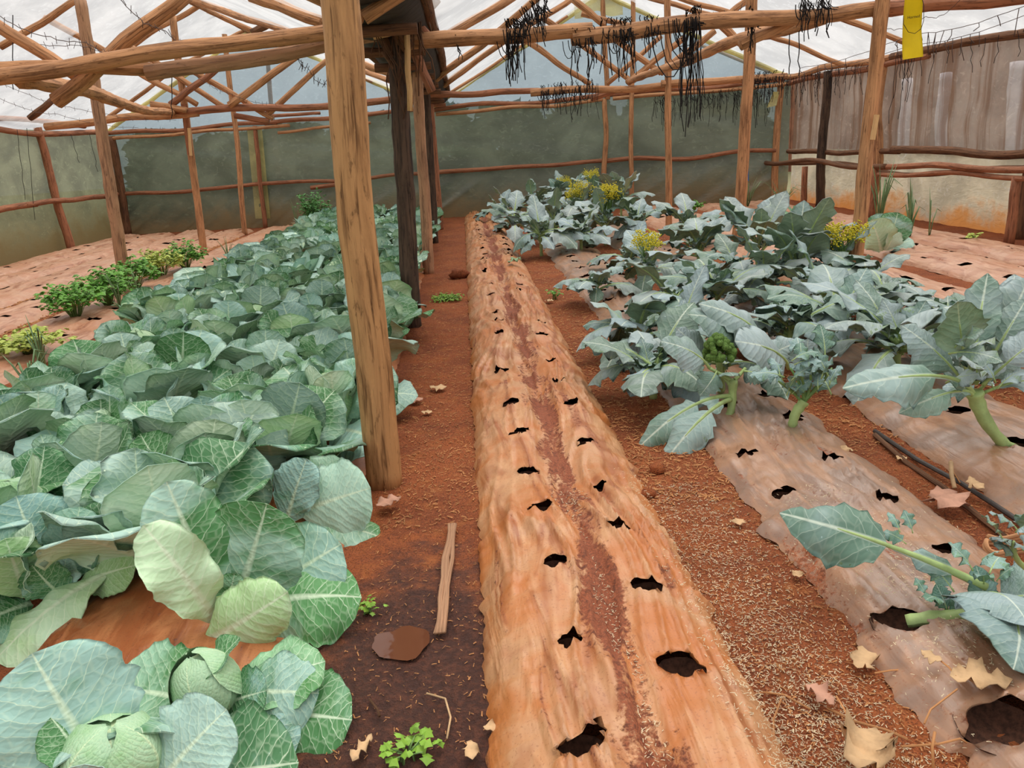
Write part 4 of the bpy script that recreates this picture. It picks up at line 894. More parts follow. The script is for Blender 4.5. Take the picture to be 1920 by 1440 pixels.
for i in range(14):
    o = link('sprout', rg.choice(BL_SM), P3); s = rg.uniform(.12,.22); o.scale = (s,s,s); o.location = L3_(rg.uniform(1770,1880), rg.uniform(640,745), rg.uniform(-.1,.25)); o.rotation_euler = (rg.uniform(-.5,.5), rg.uniform(-.4,.4), rg.uniform(0,6.28)); o.color = tint(rg)
P4 = bplant('fallen broccoli lying across a torn hole at the bottom right', 1712, 1160); Y4 = P4.location[1]
def L4(px, py, d=0): return loc_of(P4, aty(px, py, Y4+d))
stem(P4, [L4(1700,1165,.01), L4(1740,1160,-.01), L4(1800,1157,-.02), L4(1850,1155,-.02), L4(1900,1145,-.03)], .020, .030, 19)
for b, Yb, t_, Yt, hint, w, kw in [
    ((1850,1100),.02,(1462,962),.30,(-.1,-.8,1),.17,dict(sag=.14,cup=-.25,seed=21,pet=.48,tintc=(.80,.88,.84,1))),
    ((1860,1150),-.02,(1900,1255),-.34,(-.1,-.9,.7),.42,dict(sag=.35,cup=-.4,seed=22,pet=.1,tintc=(.72,.8,.8,1))),
    ((1835,1115),0,(1930,1175),-.24,(.0,-.9,.8),.55,dict(sag=.35,cup=-.4,seed=23,pet=.1,tintc=(.85,.9,.9,1))),
    ((1860,1125),0,(1985,1110),-.05,(.0,-.9,.8),.5,dict(sag=.3,cup=-.4,seed=24,pet=.15)),
    ((1850,1150),.0,(1830,1060),.05,(0,-1,.6),.3,dict(sag=.1,cup=.3,seed=25,pet=.2,tintc=(.7,.9,.85,1))),
    ((1780,1155),0,(1755,1095),.02,(0,-1,.6),.28,dict(sag=.1,cup=.3,seed=26,pet=.3,tintc=(.7,.92,.85,1))),
    ((1800,1155),0,(1785,1118),.0,(0,-1,.6),.3,dict(sag=.1,cup=.3,seed=27,pet=.3,tintc=(.7,.92,.85,1)))]:
    BLf(P4, b, Y4+Yb, t_, Y4+Yt, hint, w, **kw)
for i, (px, py) in enumerate([(1840,1050),(1825,1070),(1855,1075),(1790,1110),(1738,1120),(1765,1125),(1868,1090),(1845,1095),(1700,1020),(1688,998),(1712,1000)]):
    o = link('sprout', BL_SM[i % 3], P4); s = rg.uniform(.06,.12); o.scale = (s,s,s); o.location = L4(px, py, .02 if i < 8 else .13); o.rotation_euler = (rg.uniform(-.4,.4), rg.uniform(-.3,.3), rg.uniform(0,6.28)); o.color = (.72,.92,.8,1)
P5 = bplant('small broccoli sprouting at the right edge above the fallen one', 1925, 1065)
stem(P5, [loc_of(P5, aty(1930,1075,P5.location[1])), loc_of(P5, aty(1905,1045,P5.location[1])), loc_of(P5, aty(1900,1015,P5.location[1]))], .012, .006, 3)
for i in range(9):
    o = link('leaf', BL_SM[i % 3], P5); s = .11; o.scale = (s,s,s); o.location = loc_of(P5, aty(rg.uniform(1880,1925), rg.uniform(995,1045), P5.location[1]+rg.uniform(-.05,.05))); o.rotation_euler = (rg.uniform(-.4,.4), rg.uniform(-.3,.3), rg.uniform(0,6.28)); o.color = tint(rg)
# the middle field ----------------------------------------------------------
bp = bro_px(1352, 742, 'broccoli carrying the only plump green head, roofed by large grey leaves', 5, h=.26, size=.40, nl=0, sprouts=2, dist=(0,.5,.5))
YP = bp.location[1]
hc = aty(1348,662,Y1+.10)-np.array(bp.location); broccoli_head(bp, hc, .088, random.Random(3)); stem(bp, [(0,0,0), tuple(hc*.5-np.array([0,0,.02])), tuple(hc)], .018, .016, 77)
for b, Yb, t_, Yt, hint, w, kw in [((1405,640),.1,(1290,590),-.05,(0,-.7,1),.3,dict(sag=.25,cup=-.45,seed=51,pet=.15)),
    ((1480,690),0,(1378,640),-.28,(0,-.9,.9),.3,dict(sag=.22,cup=-.4,seed=52,pet=.25,tintc=(1,1,1,1))),
    ((1440,650),.1,(1310,570),.0,(0,-.7,1),.24,dict(sag=.25,cup=-.4,seed=53,pet=.15)),
    ((1330,690),0,(1268,615),.0,(0,-.9,.8),.3,dict(sag=.2,cup=-.4,seed=54,pet=.25)),
    ((1400,690),.1,(1500,640),.1,(0,-.9,.8),.28,dict(sag=.2,cup=-.4,seed=55,pet=.3))]:
    BLf(bp, b, YP+Yb, t_, YP+Yt, hint, w, **kw)
for (px, py, lab, seed, kw) in [
    (1225,735,'broccoli at the bed edge with a withered pinkish leaf hanging left',21,dict(h=.22,size=.40,nl=9,sprouts=12,dist=(.15,.5,.35))),
    (1195,655,'low bushy broccoli leaning over the soil gap toward the path bed',22,dict(h=.20,size=.42,nl=10,sprouts=10,dist=(.1,.55,.35))),
    (1120,560,'broccoli sprawling left with its stem nearly flat, nearest the path bed',23,dict(h=.18,size=.36,nl=7,sprouts=14,dist=(.2,.5,.3))),
    (1265,600,'broccoli with bright midribs left of the slender orange post',24,dict(h=.26,size=.44,nl=9,sprouts=8)),
    (1215,540,'broccoli bolting with a small yellowish flower stalk in mid bed',25,dict(h=.28,size=.38,nl=8,flowers=1,sprouts=8)),
    (1345,585,'broccoli with broad flat leaf turned to the path, mid field',26,dict(h=.26,size=.46,nl=9,sprouts=8)),
    (1430,560,'dense broccoli tuft in the middle of the field',27,dict(h=.28,size=.46,nl=11,sprouts=10)),
    (1310,500,'broccoli in front of the blue-card post',28,dict(h=.32,size=.46,nl=11,sprouts=8,dist=(.4,.4,.2))),
    (1420,500,'broccoli with two tall upright leaves right of the blue-card post',29,dict(h=.34,size=.5,nl=11,sprouts=6,dist=(.55,.3,.15))),
    (1490,540,'broccoli with large white-ribbed upright leaves',30,dict(h=.34,size=.52,nl=11,sprouts=8,dist=(.55,.3,.15))),
    (1560,540,'broccoli crowned with yellow blossom beside the stout post',31,dict(h=.34,size=.46,nl=9,flowers=2,sprouts=6)),
    (1570,640,'broccoli with a broad grey leaf arched over the holed bed',32,dict(h=.26,size=.48,nl=10,sprouts=10)),
    (1480,660,'broccoli with drooping leaves behind the bushy stub',33,dict(h=.24,size=.46,nl=9,sprouts=10)),
    (1680,700,'broccoli with blue-grey leaf facing the light, left of the biggest one',34,dict(h=.28,size=.48,nl=10,sprouts=12)),
    (1660,600,'broccoli with a pale-ribbed leaf in front of the pinkish beds',35,dict(h=.22,size=.42,nl=7,sprouts=8,dist=(.1,.55,.35))),
    (1770,640,'broccoli behind the biggest one at right, with a long upward leaf',36,dict(h=.22,size=.42,nl=8,sprouts=8,dist=(0,.6,.4))),
    (1890,660,'broccoli at the right edge behind the biggest one',37,dict(h=.26,size=.44,nl=8,sprouts=10,dist=(.1,.55,.35))),
    (1275,660,'broccoli with leaves spread over the soil gap, left of the plump green head',61,dict(h=.22,size=.40,nl=7,sprouts=8,dist=(.15,.55,.3))),
    (1385,530,'low broccoli right behind the post with the blue card, in the mid field',62,dict(h=.24,size=.40,nl=8,sprouts=8)),
    (1540,590,'broccoli with flat grey leaves in the middle of the glossy bed',63,dict(h=.26,size=.42,nl=9,sprouts=10,dist=(.2,.55,.25))),
    (1620,560,'broccoli just in front of the stout post foot',64,dict(h=.26,size=.40,nl=9,sprouts=8)),
    (1180,510,'small broccoli at the near right of the far clump',65,dict(h=.24,size=.38,nl=8,sprouts=10)),
    (1290,455,'broccoli seen between the slender orange post and the blue-card post',66,dict(h=.28,size=.40,nl=9,sprouts=8)),
    (940,420,'broccoli lowest at the left edge of the far clump',67,dict(h=.22,size=.40,nl=10,sprouts=5,dist=(.2,.5,.3))),
    (1040,450,'broccoli in the front middle of the far clump',68,dict(h=.32,size=.42,nl=11,sprouts=8)),
    (1090,470,'broccoli below the yellow flower heads of the far clump',69,dict(h=.26,size=.40,nl=10,sprouts=10)),
    (1135,455,'tall broccoli with thick pale stem and a wide yellow flower head',38,dict(h=.42,size=.42,nl=10,flowers=3,sprouts=8)),
    (1195,450,'broccoli at the right end of the far clump',39,dict(h=.30,size=.42,nl=11,sprouts=8)),
    (1080,440,'broccoli with the left yellow flower head in the far clump',40,dict(h=.42,size=.42,nl=11,flowers=2,sprouts=6)),
    (1015,475,'broccoli at the near left corner of the far clump',41,dict(h=.28,size=.44,nl=13,sprouts=8,dist=(.2,.45,.35))),
    (965,440,'broccoli spilling over the path bed at the left of the far clump',42,dict(h=.26,size=.44,nl=13,sprouts=6,dist=(.2,.45,.35))),
    (1000,410,'broccoli in the middle left of the far clump',43,dict(h=.34,size=.44,nl=13,sprouts=6)),
    (1060,400,'broccoli in the middle of the far clump',44,dict(h=.40,size=.44,nl=12,flowers=1,sprouts=6,dist=(.5,.35,.15))),
    (1110,402,'broccoli at the top of the far clump against the back wall',45,dict(h=.46,size=.46,nl=12,flowers=1,sprouts=6,dist=(.6,.3,.1))),
    (1165,405,'broccoli with one tall leaf at the right top of the far clump',46,dict(h=.36,size=.46,nl=11,sprouts=6,dist=(.5,.35,.15)))]:
    bro_px(px, py, lab, seed, **kw)

# ================================================================== HERBS, ONIONS, WEEDS
def herb_mesh(rg, R, h, n, leaf, flat=.5, tip=3, ls=.03):
    st = MB(); lf = MB()
    for i in range(n):
        a = rg.uniform(0,6.28); r = R*math.sqrt(rg.random()); tp = np.array([math.cos(a)*r, math.sin(a)*r, h*rg.uniform(.6,1.05)*(1-.35*(r/R)**2)])
        V, f, uv = tube([(math.cos(a)*.02,math.sin(a)*.02,-.02), tuple(tp*[.35,.35,.6]), tuple(tp)], [.004,.003,.0015], 4); st.add(V, f, 0, uv)
        for k in range(tip):
            for q in range(3):
                c = tp*(1-.13*k)+np.array([rg.gauss(0,.02), rg.gauss(0,.02), rg.gauss(0,.012)]); b = rg.uniform(0,6.28); s = ls*rg.uniform(.7,1.3); ti = rg.uniform(-.7,.7)
                dx = np.array([math.cos(b),math.sin(b),ti*.5]); dy = np.array([-math.sin(b),math.cos(b),rg.uniform(-.4,.4)])
                pts = [(-.1,0),(.25,.38),(.45,.25),(.6,.55),(.8,.28),(1.1,0),(.8,-.28),(.6,-.55),(.45,-.25),(.25,-.38)]
                V = [c+(dx*u+dy*w)*s+np.array([0,0,-.35*s*u*u]) for u, w in pts] + [c+(dx*.5)*s+np.array([0,0,.08*s])]
                lf.add(V, [[m, (m+1) % 10, 10] for m in range(10)])
    return st, lf
def herb(name, label, cat, px, py, R, h, n, mat, ls=.034, z=.08, tip=3, group=None, seed=1):
    p = at(px, py, z); root = thing(name, label, cat, p, group); st, lf = herb_mesh(random.Random(seed), R, h, n, mat, tip=tip, ls=ls)
    st.obj('stalks', [STALK_D], root); stuff(lf.obj('leaves', [mat], root, False)); return root
herb('celery_plant', 'bushy celery at the near end of the celery row', 'celery', 143, 598, .34, .42, 60, HERB, .05, seed=1)
herb('celery_plant', 'bright green celery second from the near end of the celery row', 'celery', 205, 575, .34, .44, 64, HERB, .05, seed=2)
herb('celery_plant', 'celery left of the bark-flecked post, beside leeks', 'celery', 255, 545, .33, .42, 60, HERB, .05, seed=3)
herb('celery_plant', 'light green celery right of the bark-flecked post', 'celery', 305, 520, .33, .44, 64, HERB_Y, .05, seed=4)
herb('celery_plant', 'far celery with one raised sprig at the end of the row', 'celery', 350, 508, .31, .44, 56, HERB, .05, seed=5)
herb('celery_plant', 'low yellow-green celery at the left edge', 'celery', 55, 660, .36, .2, 56, HERB_Y, .05, seed=6)
herb('weed_patch', 'mat of small bright weeds on the path past the blackened post', 'weeds', 838, 562, .17, .05, 60, WEED, .022, z=.0, seed=7, tip=2)
herb('weed', 'tiny bright green weed at the bottom of the path', 'weed', 765, 1422, .05, .05, 10, WEED, .03, z=.0, seed=8, tip=1)
herb('weed', 'small weed under the wet cabbage leaf by the puddle', 'weed', 690, 1150, .03, .04, 6, WEED, .022, z=.0, seed=9, tip=1)
herb('weed', 'small green seedling on the soil between the two near beds', 'weed', 1040, 560, .08, .10, 10, HERB, .03, z=.0, seed=10, tip=1)
herb('feathery_shrub', 'feathery light-green plant against the back wall behind the cabbages', 'shrub', 592, 425, .38, .85, 60, FERN, .05, seed=11, tip=5)
herb('leafy_plant', 'small green leafy plant between the broccoli and the blue-card post', 'plant', 1300, 395, .2, .22, 26, HERB, .05, seed=12)
herb('seedling', 'tiny yellow-green seedling on the bare pinkish bed at far right', 'seedling', 1828, 448, .09, .06, 12, HERB_Y, .04, seed=13, tip=1)
herb('weed', 'yellowing clump of weed at the foot of the blue-card post', 'weed', 1395, 412, .12, .12, 16, HERB_Y, .04, seed=15, tip=2)
def onion(label, px, py, n, h, spread, seed, mat=None, w=.012, name='onion_plant', cat='onion', z=.07):
    rg = random.Random(seed); p = at(px, py, z); root = thing(name, label, cat, p)
    for i in range(n):
        a = rg.uniform(0,6.28); L = h*rg.uniform(.65,1.1); s = spread*rg.uniform(.3,1.1); d = np.array([math.cos(a),math.sin(a),0])
        bend = rg.random() < .35; P = [d*.01+[0,0,-.02], d*s*L*.3+[0,0,L*.5], d*s*L*.65+[0,0,L*.85], d*s*L*(1.2 if bend else 1)+[0,0,L*(.72 if bend else 1.1)]]
        V, f, uv = tube(P, [w,w*.95,w*.7,w*.15], 6, squash=.5); MB().add(V, f, 0, uv).obj('leaf', [mat or ONION], root)
onion('leek with flattened grey leaves at the left edge beside the cabbages', 62, 745, 9, .34, .55, 1, w=.014, name='leek_plant', cat='leek')
onion('second leek standing just right of the left-edge leek', 85, 700, 7, .40, .35, 2, w=.012, name='leek_plant', cat='leek')
onion('leek clump in front of the celery', 228, 580, 8, .38, .4, 3, w=.012, name='leek_plant', cat='leek')
onion('leek clump right of the celery near the cabbages', 258, 562, 8, .38, .45, 4, w=.012, name='leek_plant', cat='leek')
onion('grassy leek clump at the far edge of the cabbages', 430, 490, 9, .34, .5, 5, w=.010, name='leek_plant', cat='leek')
onion('tall dark onion clump behind the lone big cabbage', 1648, 425, 15, .82, .38, 6, w=.015)
onion('onion standing right of the lone big cabbage', 1705, 440, 9, .62, .35, 7, w=.018)
onion('thin onion with a bent leaf at far right', 1742, 442, 4, .5, .5, 8, w=.010)
onion('sprawling onion clump under the blue card', 1402, 385, 16, .6, .75, 9, w=.010)
onion('low onion tangle by the right back corner', 1468, 388, 14, .42, 1.0, 10, w=.010)
onion('thin stems in front of the back wall beside the feathery plant', 558, 432, 8, .6, .15, 11, w=.008, name='leek_plant', cat='leek')

# ================================================================== CARDS, TWINE, WIRE
def card(name, label, pts, th, mat, seed, cat='sticky card', cv=.02):
    """thin bent card through four corner points: top-left, top-right, bottom-right, bottom-left"""
    a, b, c, d = [np.asarray(p, float) for p in pts]; org = (a+b)/2; nn = nrm(np.cross(b-a, d-a)); nu, nv = 7, 13; V = []
    for sgn in (0, 1):
        for j in range(nv):
            for i in range(nu):
                u, v = i/(nu-1), j/(nv-1); wob = 1+.05*nz(v*4, seed)
                p = (a*(1-u)+b*u)*(1-v)+(d*(1-u)+c*u)*v + nn*(cv*math.sin(v*PI)+cv*.4*nz(u*2, v*3, seed)) + nn*th*sgn; V.append(p-org)
    N = nu*nv; f = grid_faces(nu, nv, True)+[[q+N for q in w] for w in grid_faces(nu, nv)]
    f += [[j*nu, (j+1)*nu, (j+1)*nu+N, j*nu+N] for j in range(nv-1)]+[[j*nu+nu-1, j*nu+nu-1+N, (j+1)*nu+nu-1+N, (j+1)*nu+nu-1] for j in range(nv-1)]
    o = MB().add(V, f).obj(name, [mat]); o.location = org; tag(o, label, cat); return o, nn
YCARD = plain('yellow_card', lin(240,208,10), .45, .12, 6, .05); BCARD = plain('blue_card', lin(28,132,222), .45, .12, 6, .05)
YT = 6.55
yc, nn = card('sticky_card', 'long yellow sticky insect card hanging from the roof log at top right', [aty(1697,-4,YT), aty(1731,-4,YT), aty(1731,106,YT+.02), aty(1693,112,YT+.02)], .003, YCARD, 1)
yo = np.array(yc.location)
tc_ = bpy.data.curves.new('lettering', 'FONT'); tc_.body = 'Hormed'; tc_.size = .030; tc_.align_x = 'CENTER'; tc_.extrude = .0008
to = bpy.data.objects.new('tmp_text', tc_); COL.objects.link(to); dg = bpy.context.evaluated_depsgraph_get(); tm = bpy.data.meshes.new_from_object(to.evaluated_get(dg)); bpy.data.objects.remove(to)
tm.materials.clear(); tm.materials.append(TWINE); lt = link('lettering', tm, yc)
# lettering lies on the face towards the beds
ex = nrm(aty(1731,28,YT)-aty(1697,33,YT)); ez = nrm(aty(1714,0,YT)-aty(1712,110,YT)); ez = nrm(ez-ex*np.dot(ez,ex)); ey = np.cross(ez, ex)
cpos = aty(1713,34,YT-.028)-yo; Rm = Matrix(((ex[0],ez[0],-ey[0],cpos[0]),(ex[1],ez[1],-ey[1],cpos[1]),(ex[2],ez[2],-ey[2],cpos[2]),(0,0,0,1))); lt.matrix_local = Rm
V, f, uv = tube([aty(1694,30,YT-.03)-yo, aty(1694,45,YT-.03)-yo, aty(1703,60,YT-.035)-yo, aty(1715,63,YT-.035)-yo, aty(1727,54,YT-.03)-yo, aty(1732,38,YT-.03)-yo, aty(1732,10,YT-.02)-yo, aty(1728,-6,YT)-yo], .0025, 5); MB().add(V, f, 0, uv).obj('tie_wire', [TWINE], yc)
YM = m4.location[1]+.05
bc, _ = card('sticky_card', 'small blue sticky insect card hanging beside a post near the back corner', [aty(1394,301,YM), aty(1404,301,YM), aty(1404,339,YM), aty(1393,339,YM)], .004, BCARD, 2, cv=.006)
V, f, uv = tube([aty(1399,302,YM)-np.array(bc.location), aty(1394,255,YM-.06)-np.array(bc.location)], .004, 5); MB().add(V, f, 0, uv).obj('string', [TWINE], bc)
o, _ = card('film_scrap', 'yellowed scrap of film hanging from the top rail in the back right corner', [atw(1450,172,.2), atw(1462,172,.2), atw(1456,198,.2), atw(1438,202,.2)], .003, FILM_YEL, 4, 'plastic scrap')
def twine_bunch(label, px0, px1, py0, py1, Y, n, seed, lmin, lmax, name='twine_bunch', r=.0035, group=None):
    rg = random.Random(seed); mb = MB(); org = aty((px0+px1)/2, (py0+py1)/2, Y)
    for i in range(n):
        u = rg.random(); p = aty(px0+(px1-px0)*u, py0+(py1-py0)*u+rg.uniform(-3,3), Y-.06+rg.uniform(-.05,.05))-org; L = rg.uniform(lmin, lmax); k = 6; P = []
        if rg.random() < .14:     # loop
            w = L*.18
            for q in range(8): th = PI*q/7; P.append(p+np.array([w*math.cos(th)-w, rg.uniform(-.01,.01), -L*.5*math.sin(th)]))
        else:
            s = 0.0
            for q in range(k): s += rg.gauss(0,.006+.012*L); P.append(p+np.array([s, rg.gauss(0,.012), -L*q/(k-1)]))
        V, f, uv = tube(P, r*rg.uniform(.7,1.5), 4, cap=False); mb.add(V, f, 0, uv)
        if rg.random() < .5:     # wrap over the log
            P = [p+np.array([rg.uniform(-.02,.02)+.01*q, -.02+.10*math.sin(q*PI/5), .08+.07*math.cos(q*PI/5)-.07]) for q in range(6)]; V, f, uv = tube(P, r*1.2, 4, cap=False); mb.add(V, f, 0, uv)
    o = mb.obj(name, [TWINE]); o.location = org; tag(o, label, 'twine', group); return o
for a in [('thick matted bunch of black twine hanging from the near log, leftmost bunch',948,978,58,56,Y2,34,1,.12,.45),
          ('black twine knotted above the near log, rising toward the roof',975,1025,40,6,Y2-.1,36,2,.08,.3),
          ('short black twine tails over the splintered log end',1075,1120,75,70,Y2,16,3,.1,.35),
          ('long black twine draped in a row just right of the splintered log end',1128,1190,56,52,Y2,40,4,.1,.42),
          ('few looped black twines on the near log, middle of it',1198,1235,52,48,Y2,14,5,.08,.25),
          ('heavy cascade of black twine with the longest tails on the near log',1282,1312,38,30,Y2,40,6,.25,.95),
          ('black twine tied where the near log meets the blue-card post',1405,1418,30,40,Y2+.1,12,7,.1,.3),
          ('black twine tangle high on the right log before the stout post',1495,1560,6,2,Y2-.05,26,8,.08,.3),
          ('loose black string at the left end of the near twine log',852,858,84,84,Y2,2,10,.1,.2)]: twine_bunch(*a[:6], a[6], a[7], a[8], a[9], a[10]) if len(a) > 10 else twine_bunch(*a)
for a in [('short black twine fringe on the far beam, left stretch',1010,1065,172,165,Y3-.6,40,21,.1,.4),
          ('short black twine fringe on the far beam, middle stretch',1065,1120,165,158,Y3-.6,30,22,.12,.55),
          ('black twine fringe on the back wall rail left of the corner',1225,1330,190,180,16.85,46,23,.1,.6),
          ('black twine fringe on the back wall rail at the right corner',1330,1450,180,168,16.68,60,24,.1,.7),
          ('black twine fringe tied along the beam in the back right corner',1395,1470,150,142,12.72,44,25,.1,.4)]: twine_bunch(*a, r=.004)
def rwall_bunch(label, y0, y1, n, seed, lmin, lmax, z=2.36):
    rg = random.Random(seed); mb = MB(); org = np.array([6.7, (y0+y1)/2, z])
    for i in range(n):
        y = rg.uniform(y0, y1)-org[1]; L = rg.uniform(lmin, lmax); s = 0; P = []
        for q in range(6): s += rg.gauss(0,.025); P.append((rg.gauss(0,.01), y+s, .06-L*q/5))
        V, f, uv = tube(P, .0042, 4, cap=False); mb.add(V, f, 0, uv)
    o = mb.obj('twine_bunch' if n > 1 else 'string', [TWINE]); o.location = org; tag(o, label, 'twine')
rwall_bunch('black twine fringe on the right wall plate beyond the dark post', 14.8, 16.4, 34, 1, .1, .6)
rwall_bunch('black twine fringe on the right wall plate between dark post and stout post', 12.7, 14.6, 24, 2, .1, .5)
rwall_bunch('long black twines hanging at the right wall post behind the yellow card', 11.6, 12.3, 12, 3, .3, 1.0)
for k in range(8): rwall_bunch('single black twine on the right wall plate, %s right of the yellow card' % ordn[k], 11.2-.26*k, 11.15-.26*k, 1, 40+k, .15, .5)
def wire(label, P, seed, r=.003, barbs=True, name='wire', ties=0):
    rg = random.Random(seed); P = [np.asarray(p) for p in P]; org = P[0].copy(); mb = MB(); Q = []
    for i in range(len(P)-1):
        k = 14
        for q in range(k): u = q/k; Q.append(P[i]+(P[i+1]-P[i])*u-np.array([0,0,.05*math.sin(PI*u)])+np.array([0,rg.gauss(0,.004),rg.gauss(0,.006)]))
    Q.append(P[-1]); V, f, uv = tube(np.array(Q)-org, r, 4, cap=False); mb.add(V, f, 0, uv)
    if barbs:
        for q in Q[1::2]:
            V, f, uv = tube([q-org+[rg.uniform(-.03,.03),0,-.03], q-org+[rg.uniform(-.02,.02),0,.03]], r*.8, 4); mb.add(V, f, 0, uv)
    for i in range(ties):
        q = rg.choice(Q)-org; L = rg.uniform(.06,.28); V, f, uv = tube([q, q+[rg.uniform(-.03,.03),0,-L*.5], q+[rg.uniform(-.05,.05),rg.uniform(-.03,.03),-L]], r*1.3, 4); mb.add(V, f, 0, uv)
    o = mb.obj(name, [WIRE]); o.location = org; tag(o, label, 'wire'); return o
wire('barbed wire sagging above the near left logs toward the big post', [aty(0,32,6.9), aty(160,80,7), aty(250,100,7)], 1)
wire('barbed wire looping down from the top left toward the big post', [aty(222,-5,6.8), aty(310,58,7), aty(370,84,7.1)], 2)
wire('barbed wire stretched low at the left wall top', [aty(0,62,8), aty(150,83,9), aty(235,95,10)], 3)
wire('barbed wire from the spliced post to the far left truss', [aty(352,130,12), aty(430,175,13), aty(520,195,13.6)], 4)
wire('barbed wire hanging beside the big post', [aty(553,98,7.2), aty(575,125,7.3), aty(612,158,7.4)], 5)
wire('thin wire pair crossing the left wall top, upper one', [aty(0,155,12), aty(150,205,13), aty(330,225,14)], 6)
wire('thin wire pair crossing the left wall top, lower one', [aty(0,185,12), aty(110,215,13), aty(260,240,15)], 7)
wire('barbed wire rising right from the far beam behind the blue-card post', [aty(1195,60,9), aty(1300,28,8), aty(1400,10,7.4)], 8)
wire('twine-tied wire along the right wall, upper one', [aty(1500,128,12.5), aty(1700,68,9.5), aty(1930,8,7.6)], 9, .0035, False, 'wire', 22)
wire('twine-tied wire along the right wall, lower one', [aty(1470,140,13.5), aty(1700,88,10), aty(1930,25,8.2)], 10, .0035, False, 'wire', 24)
wire('thin wire ending at the yellow card', [aty(1655,52,7.6), aty(1735,32,7), aty(1800,0,6.6)], 11, .0025, False)
def online(px):
    A = aty(1545,30,Y2); B = aty(1178,153,Y3-.4); best = min(np.linspace(0,1,200), key=lambda s: abs(px-(lambda c: 960+F*c[0]/c[2])(M.T @ (A+(B-A)*s-C0)))); return (A+(B-A)*best)[1]
for i, (px, y0, y1, Y, lab) in enumerate([(32,243,375,15.5,'long black string hanging down the left wall, leftmost'),(50,240,412,16,'long black string hanging down the left wall beside its post'),(133,252,305,17,'short black string on the left wall between the two posts'),(168,252,322,17.5,'black string pair on the left wall near the bark-flecked post'),(322,138,222,13.4,'thick black strap hanging from the logs before the spliced post'),(1480,52,140,online(1480),'left one of two long black strings under the right-hand log'),(1498,46,142,online(1498),'right one of two long black strings under the right-hand log'),(24,28,168,9,'thin dark string hanging at the top left corner')]):
    P = [aty(px+k*2.2*(1 if i < 4 else 0)+3*nz(k*.9, i), y0+(y1-y0)*k/7, Y) for k in range(8)]; V, f, uv = tube(np.array(P)-P[0], .007 if i == 4 else .005, 4); o = MB().add(V, f, 0, uv).obj('string', [TWINE]); o.location = P[0]; tag(o, lab, 'string')

# ================================================================== LITTER
def dry_leaf(label, px, py, L, seed, mat=DRY, z=.012, stalk=None, crum=1.0, wd=.36):
    rg = random.Random(seed); p = at(px, py, z); a = rg.uniform(0,6.28); root = thing('dry_leaf', label, 'dry leaf', p, None, a)
    nv, nu = 13, 11; P = [np.array([L*(j/(nv-1)-.5), 0, .02*L*math.sin(j*.9+seed)+.10*L*abs(nz(j*.45, seed))*crum]) for j in range(nv)]; N = [(0.2*nz(j*.6,seed,2),.5*nz(j*.5, seed),1) for j in range(nv)]
    def Wf(v): return max(.006, wd*math.sin(PI*min(1,v**.8))**.7*(1+.22*math.sin(v*23+seed)))
    mb = leaf_geo(P, N, Wf, L, nu, .9*rg.uniform(-1,1)*crum, .10*crum, 2.5, seed, .0015, .05, ruf=.5)
    zmin = min(v[2] for v in mb.v[0]); mb.v[0][:,2] -= zmin
    mb.obj('blade', [mat, mat], root)
    if stalk:
        s = Matrix.Rotation(-a, 3, 'Z'); Q = [np.array(s @ Vector(tuple(at(*q, z+.01)-p))) for q in stalk]; V, f, uv = tube(Q, .0026, 5); MB().add(V, f, 0, uv).obj('stalk', [STRAW], root)
for a in [('crumpled tan leaf sheet at the bottom edge between the beds',1625,1410,.17,1,DRY,.03,None,2.2,.46),
          ('lobed golden dry leaf with a long curved stalk on the grey bed',1838,1278,.15,2,DRY,.09,[(1795,1292),(1745,1330),(1733,1357)],1,.36),
          ('pinkish crumpled dry leaf beside the black hose',1775,945,.17,3,DRY_P,.03,[(1800,905),(1788,885),(1783,863)],1.2,.42),
          ('small folded golden leaf on the black hose',1828,915,.10,4,DRY,.05,None,1.2,.3),
          ('curled buff leaf on the soil by the grey bed edge',1618,1243,.10,5,DRY,.02,[(1640,1262),(1670,1257),(1705,1255)],1.4,.36),
          ('curled greyish dry leaf with thin stalk on the husk-strewn soil',1540,1308,.10,6,DRY_P,.02,[(1568,1305),(1583,1330),(1595,1355)],1.4,.3),
          ('small oval dry leaf near the top of the grey bed front',1745,1237,.06,7,DRY,.09,[(1765,1240),(1780,1252),(1792,1268)],.8,.36),
          ('pale scrap of dry leaf on the soil beside the grey bed',1495,1077,.045,8,DRY,.015,None,1.2,.5),
          ('white-pink dry leaf on the path by the cabbages',822,729,.12,9,DRY,.01,None,.7,.36),
          ('pale dry leaf just below it on the path',780,752,.10,10,DRY_P,.01,None,.7,.36),
          ('small pale leaf flake in the middle of the path',800,775,.07,11,DRY,.01,None,.7,.4),
          ('shredded dry leaf at the bottom left of the empty bed',930,1370,.07,12,DRY,.01,None,1.6,.3),
          ('dry leaf tuft at the foot of the empty bed',885,1412,.07,13,DRY,.01,None,1.6,.3),
          ('brown dry leaf on the cabbage edge by the big post',730,945,.13,14,DRY_P,.03,None,1,.34),
          ('withered pinkish leaf lying under the broccoli at the soil gap',1178,678,.2,15,DRY_P,.05,None,1.2,.34),
          ('white leaf flake on the soil beyond the torn hole',1690,860,.05,16,DRY,.012,None,1,.5),
          ('buff leaf flake under the bushy broccoli stub',1582,845,.09,17,DRY,.012,None,1,.4),
          ('dry leaf strands at the bottom of the path',680,1408,.10,18,DRY,.01,None,1.8,.16),
          ('triangular brown leaf chip on the soil gap',1385,980,.05,19,DRY,.012,None,.8,.55),
          ('golden dry leaf at the far side of the path',1030,565,.10,20,DRY,.01,None,1,.36),
          ('flat torn dry leaf across the empty bed far along',965,492,.35,21,ONION,.16,None,1,.12)]: dry_leaf(*a)
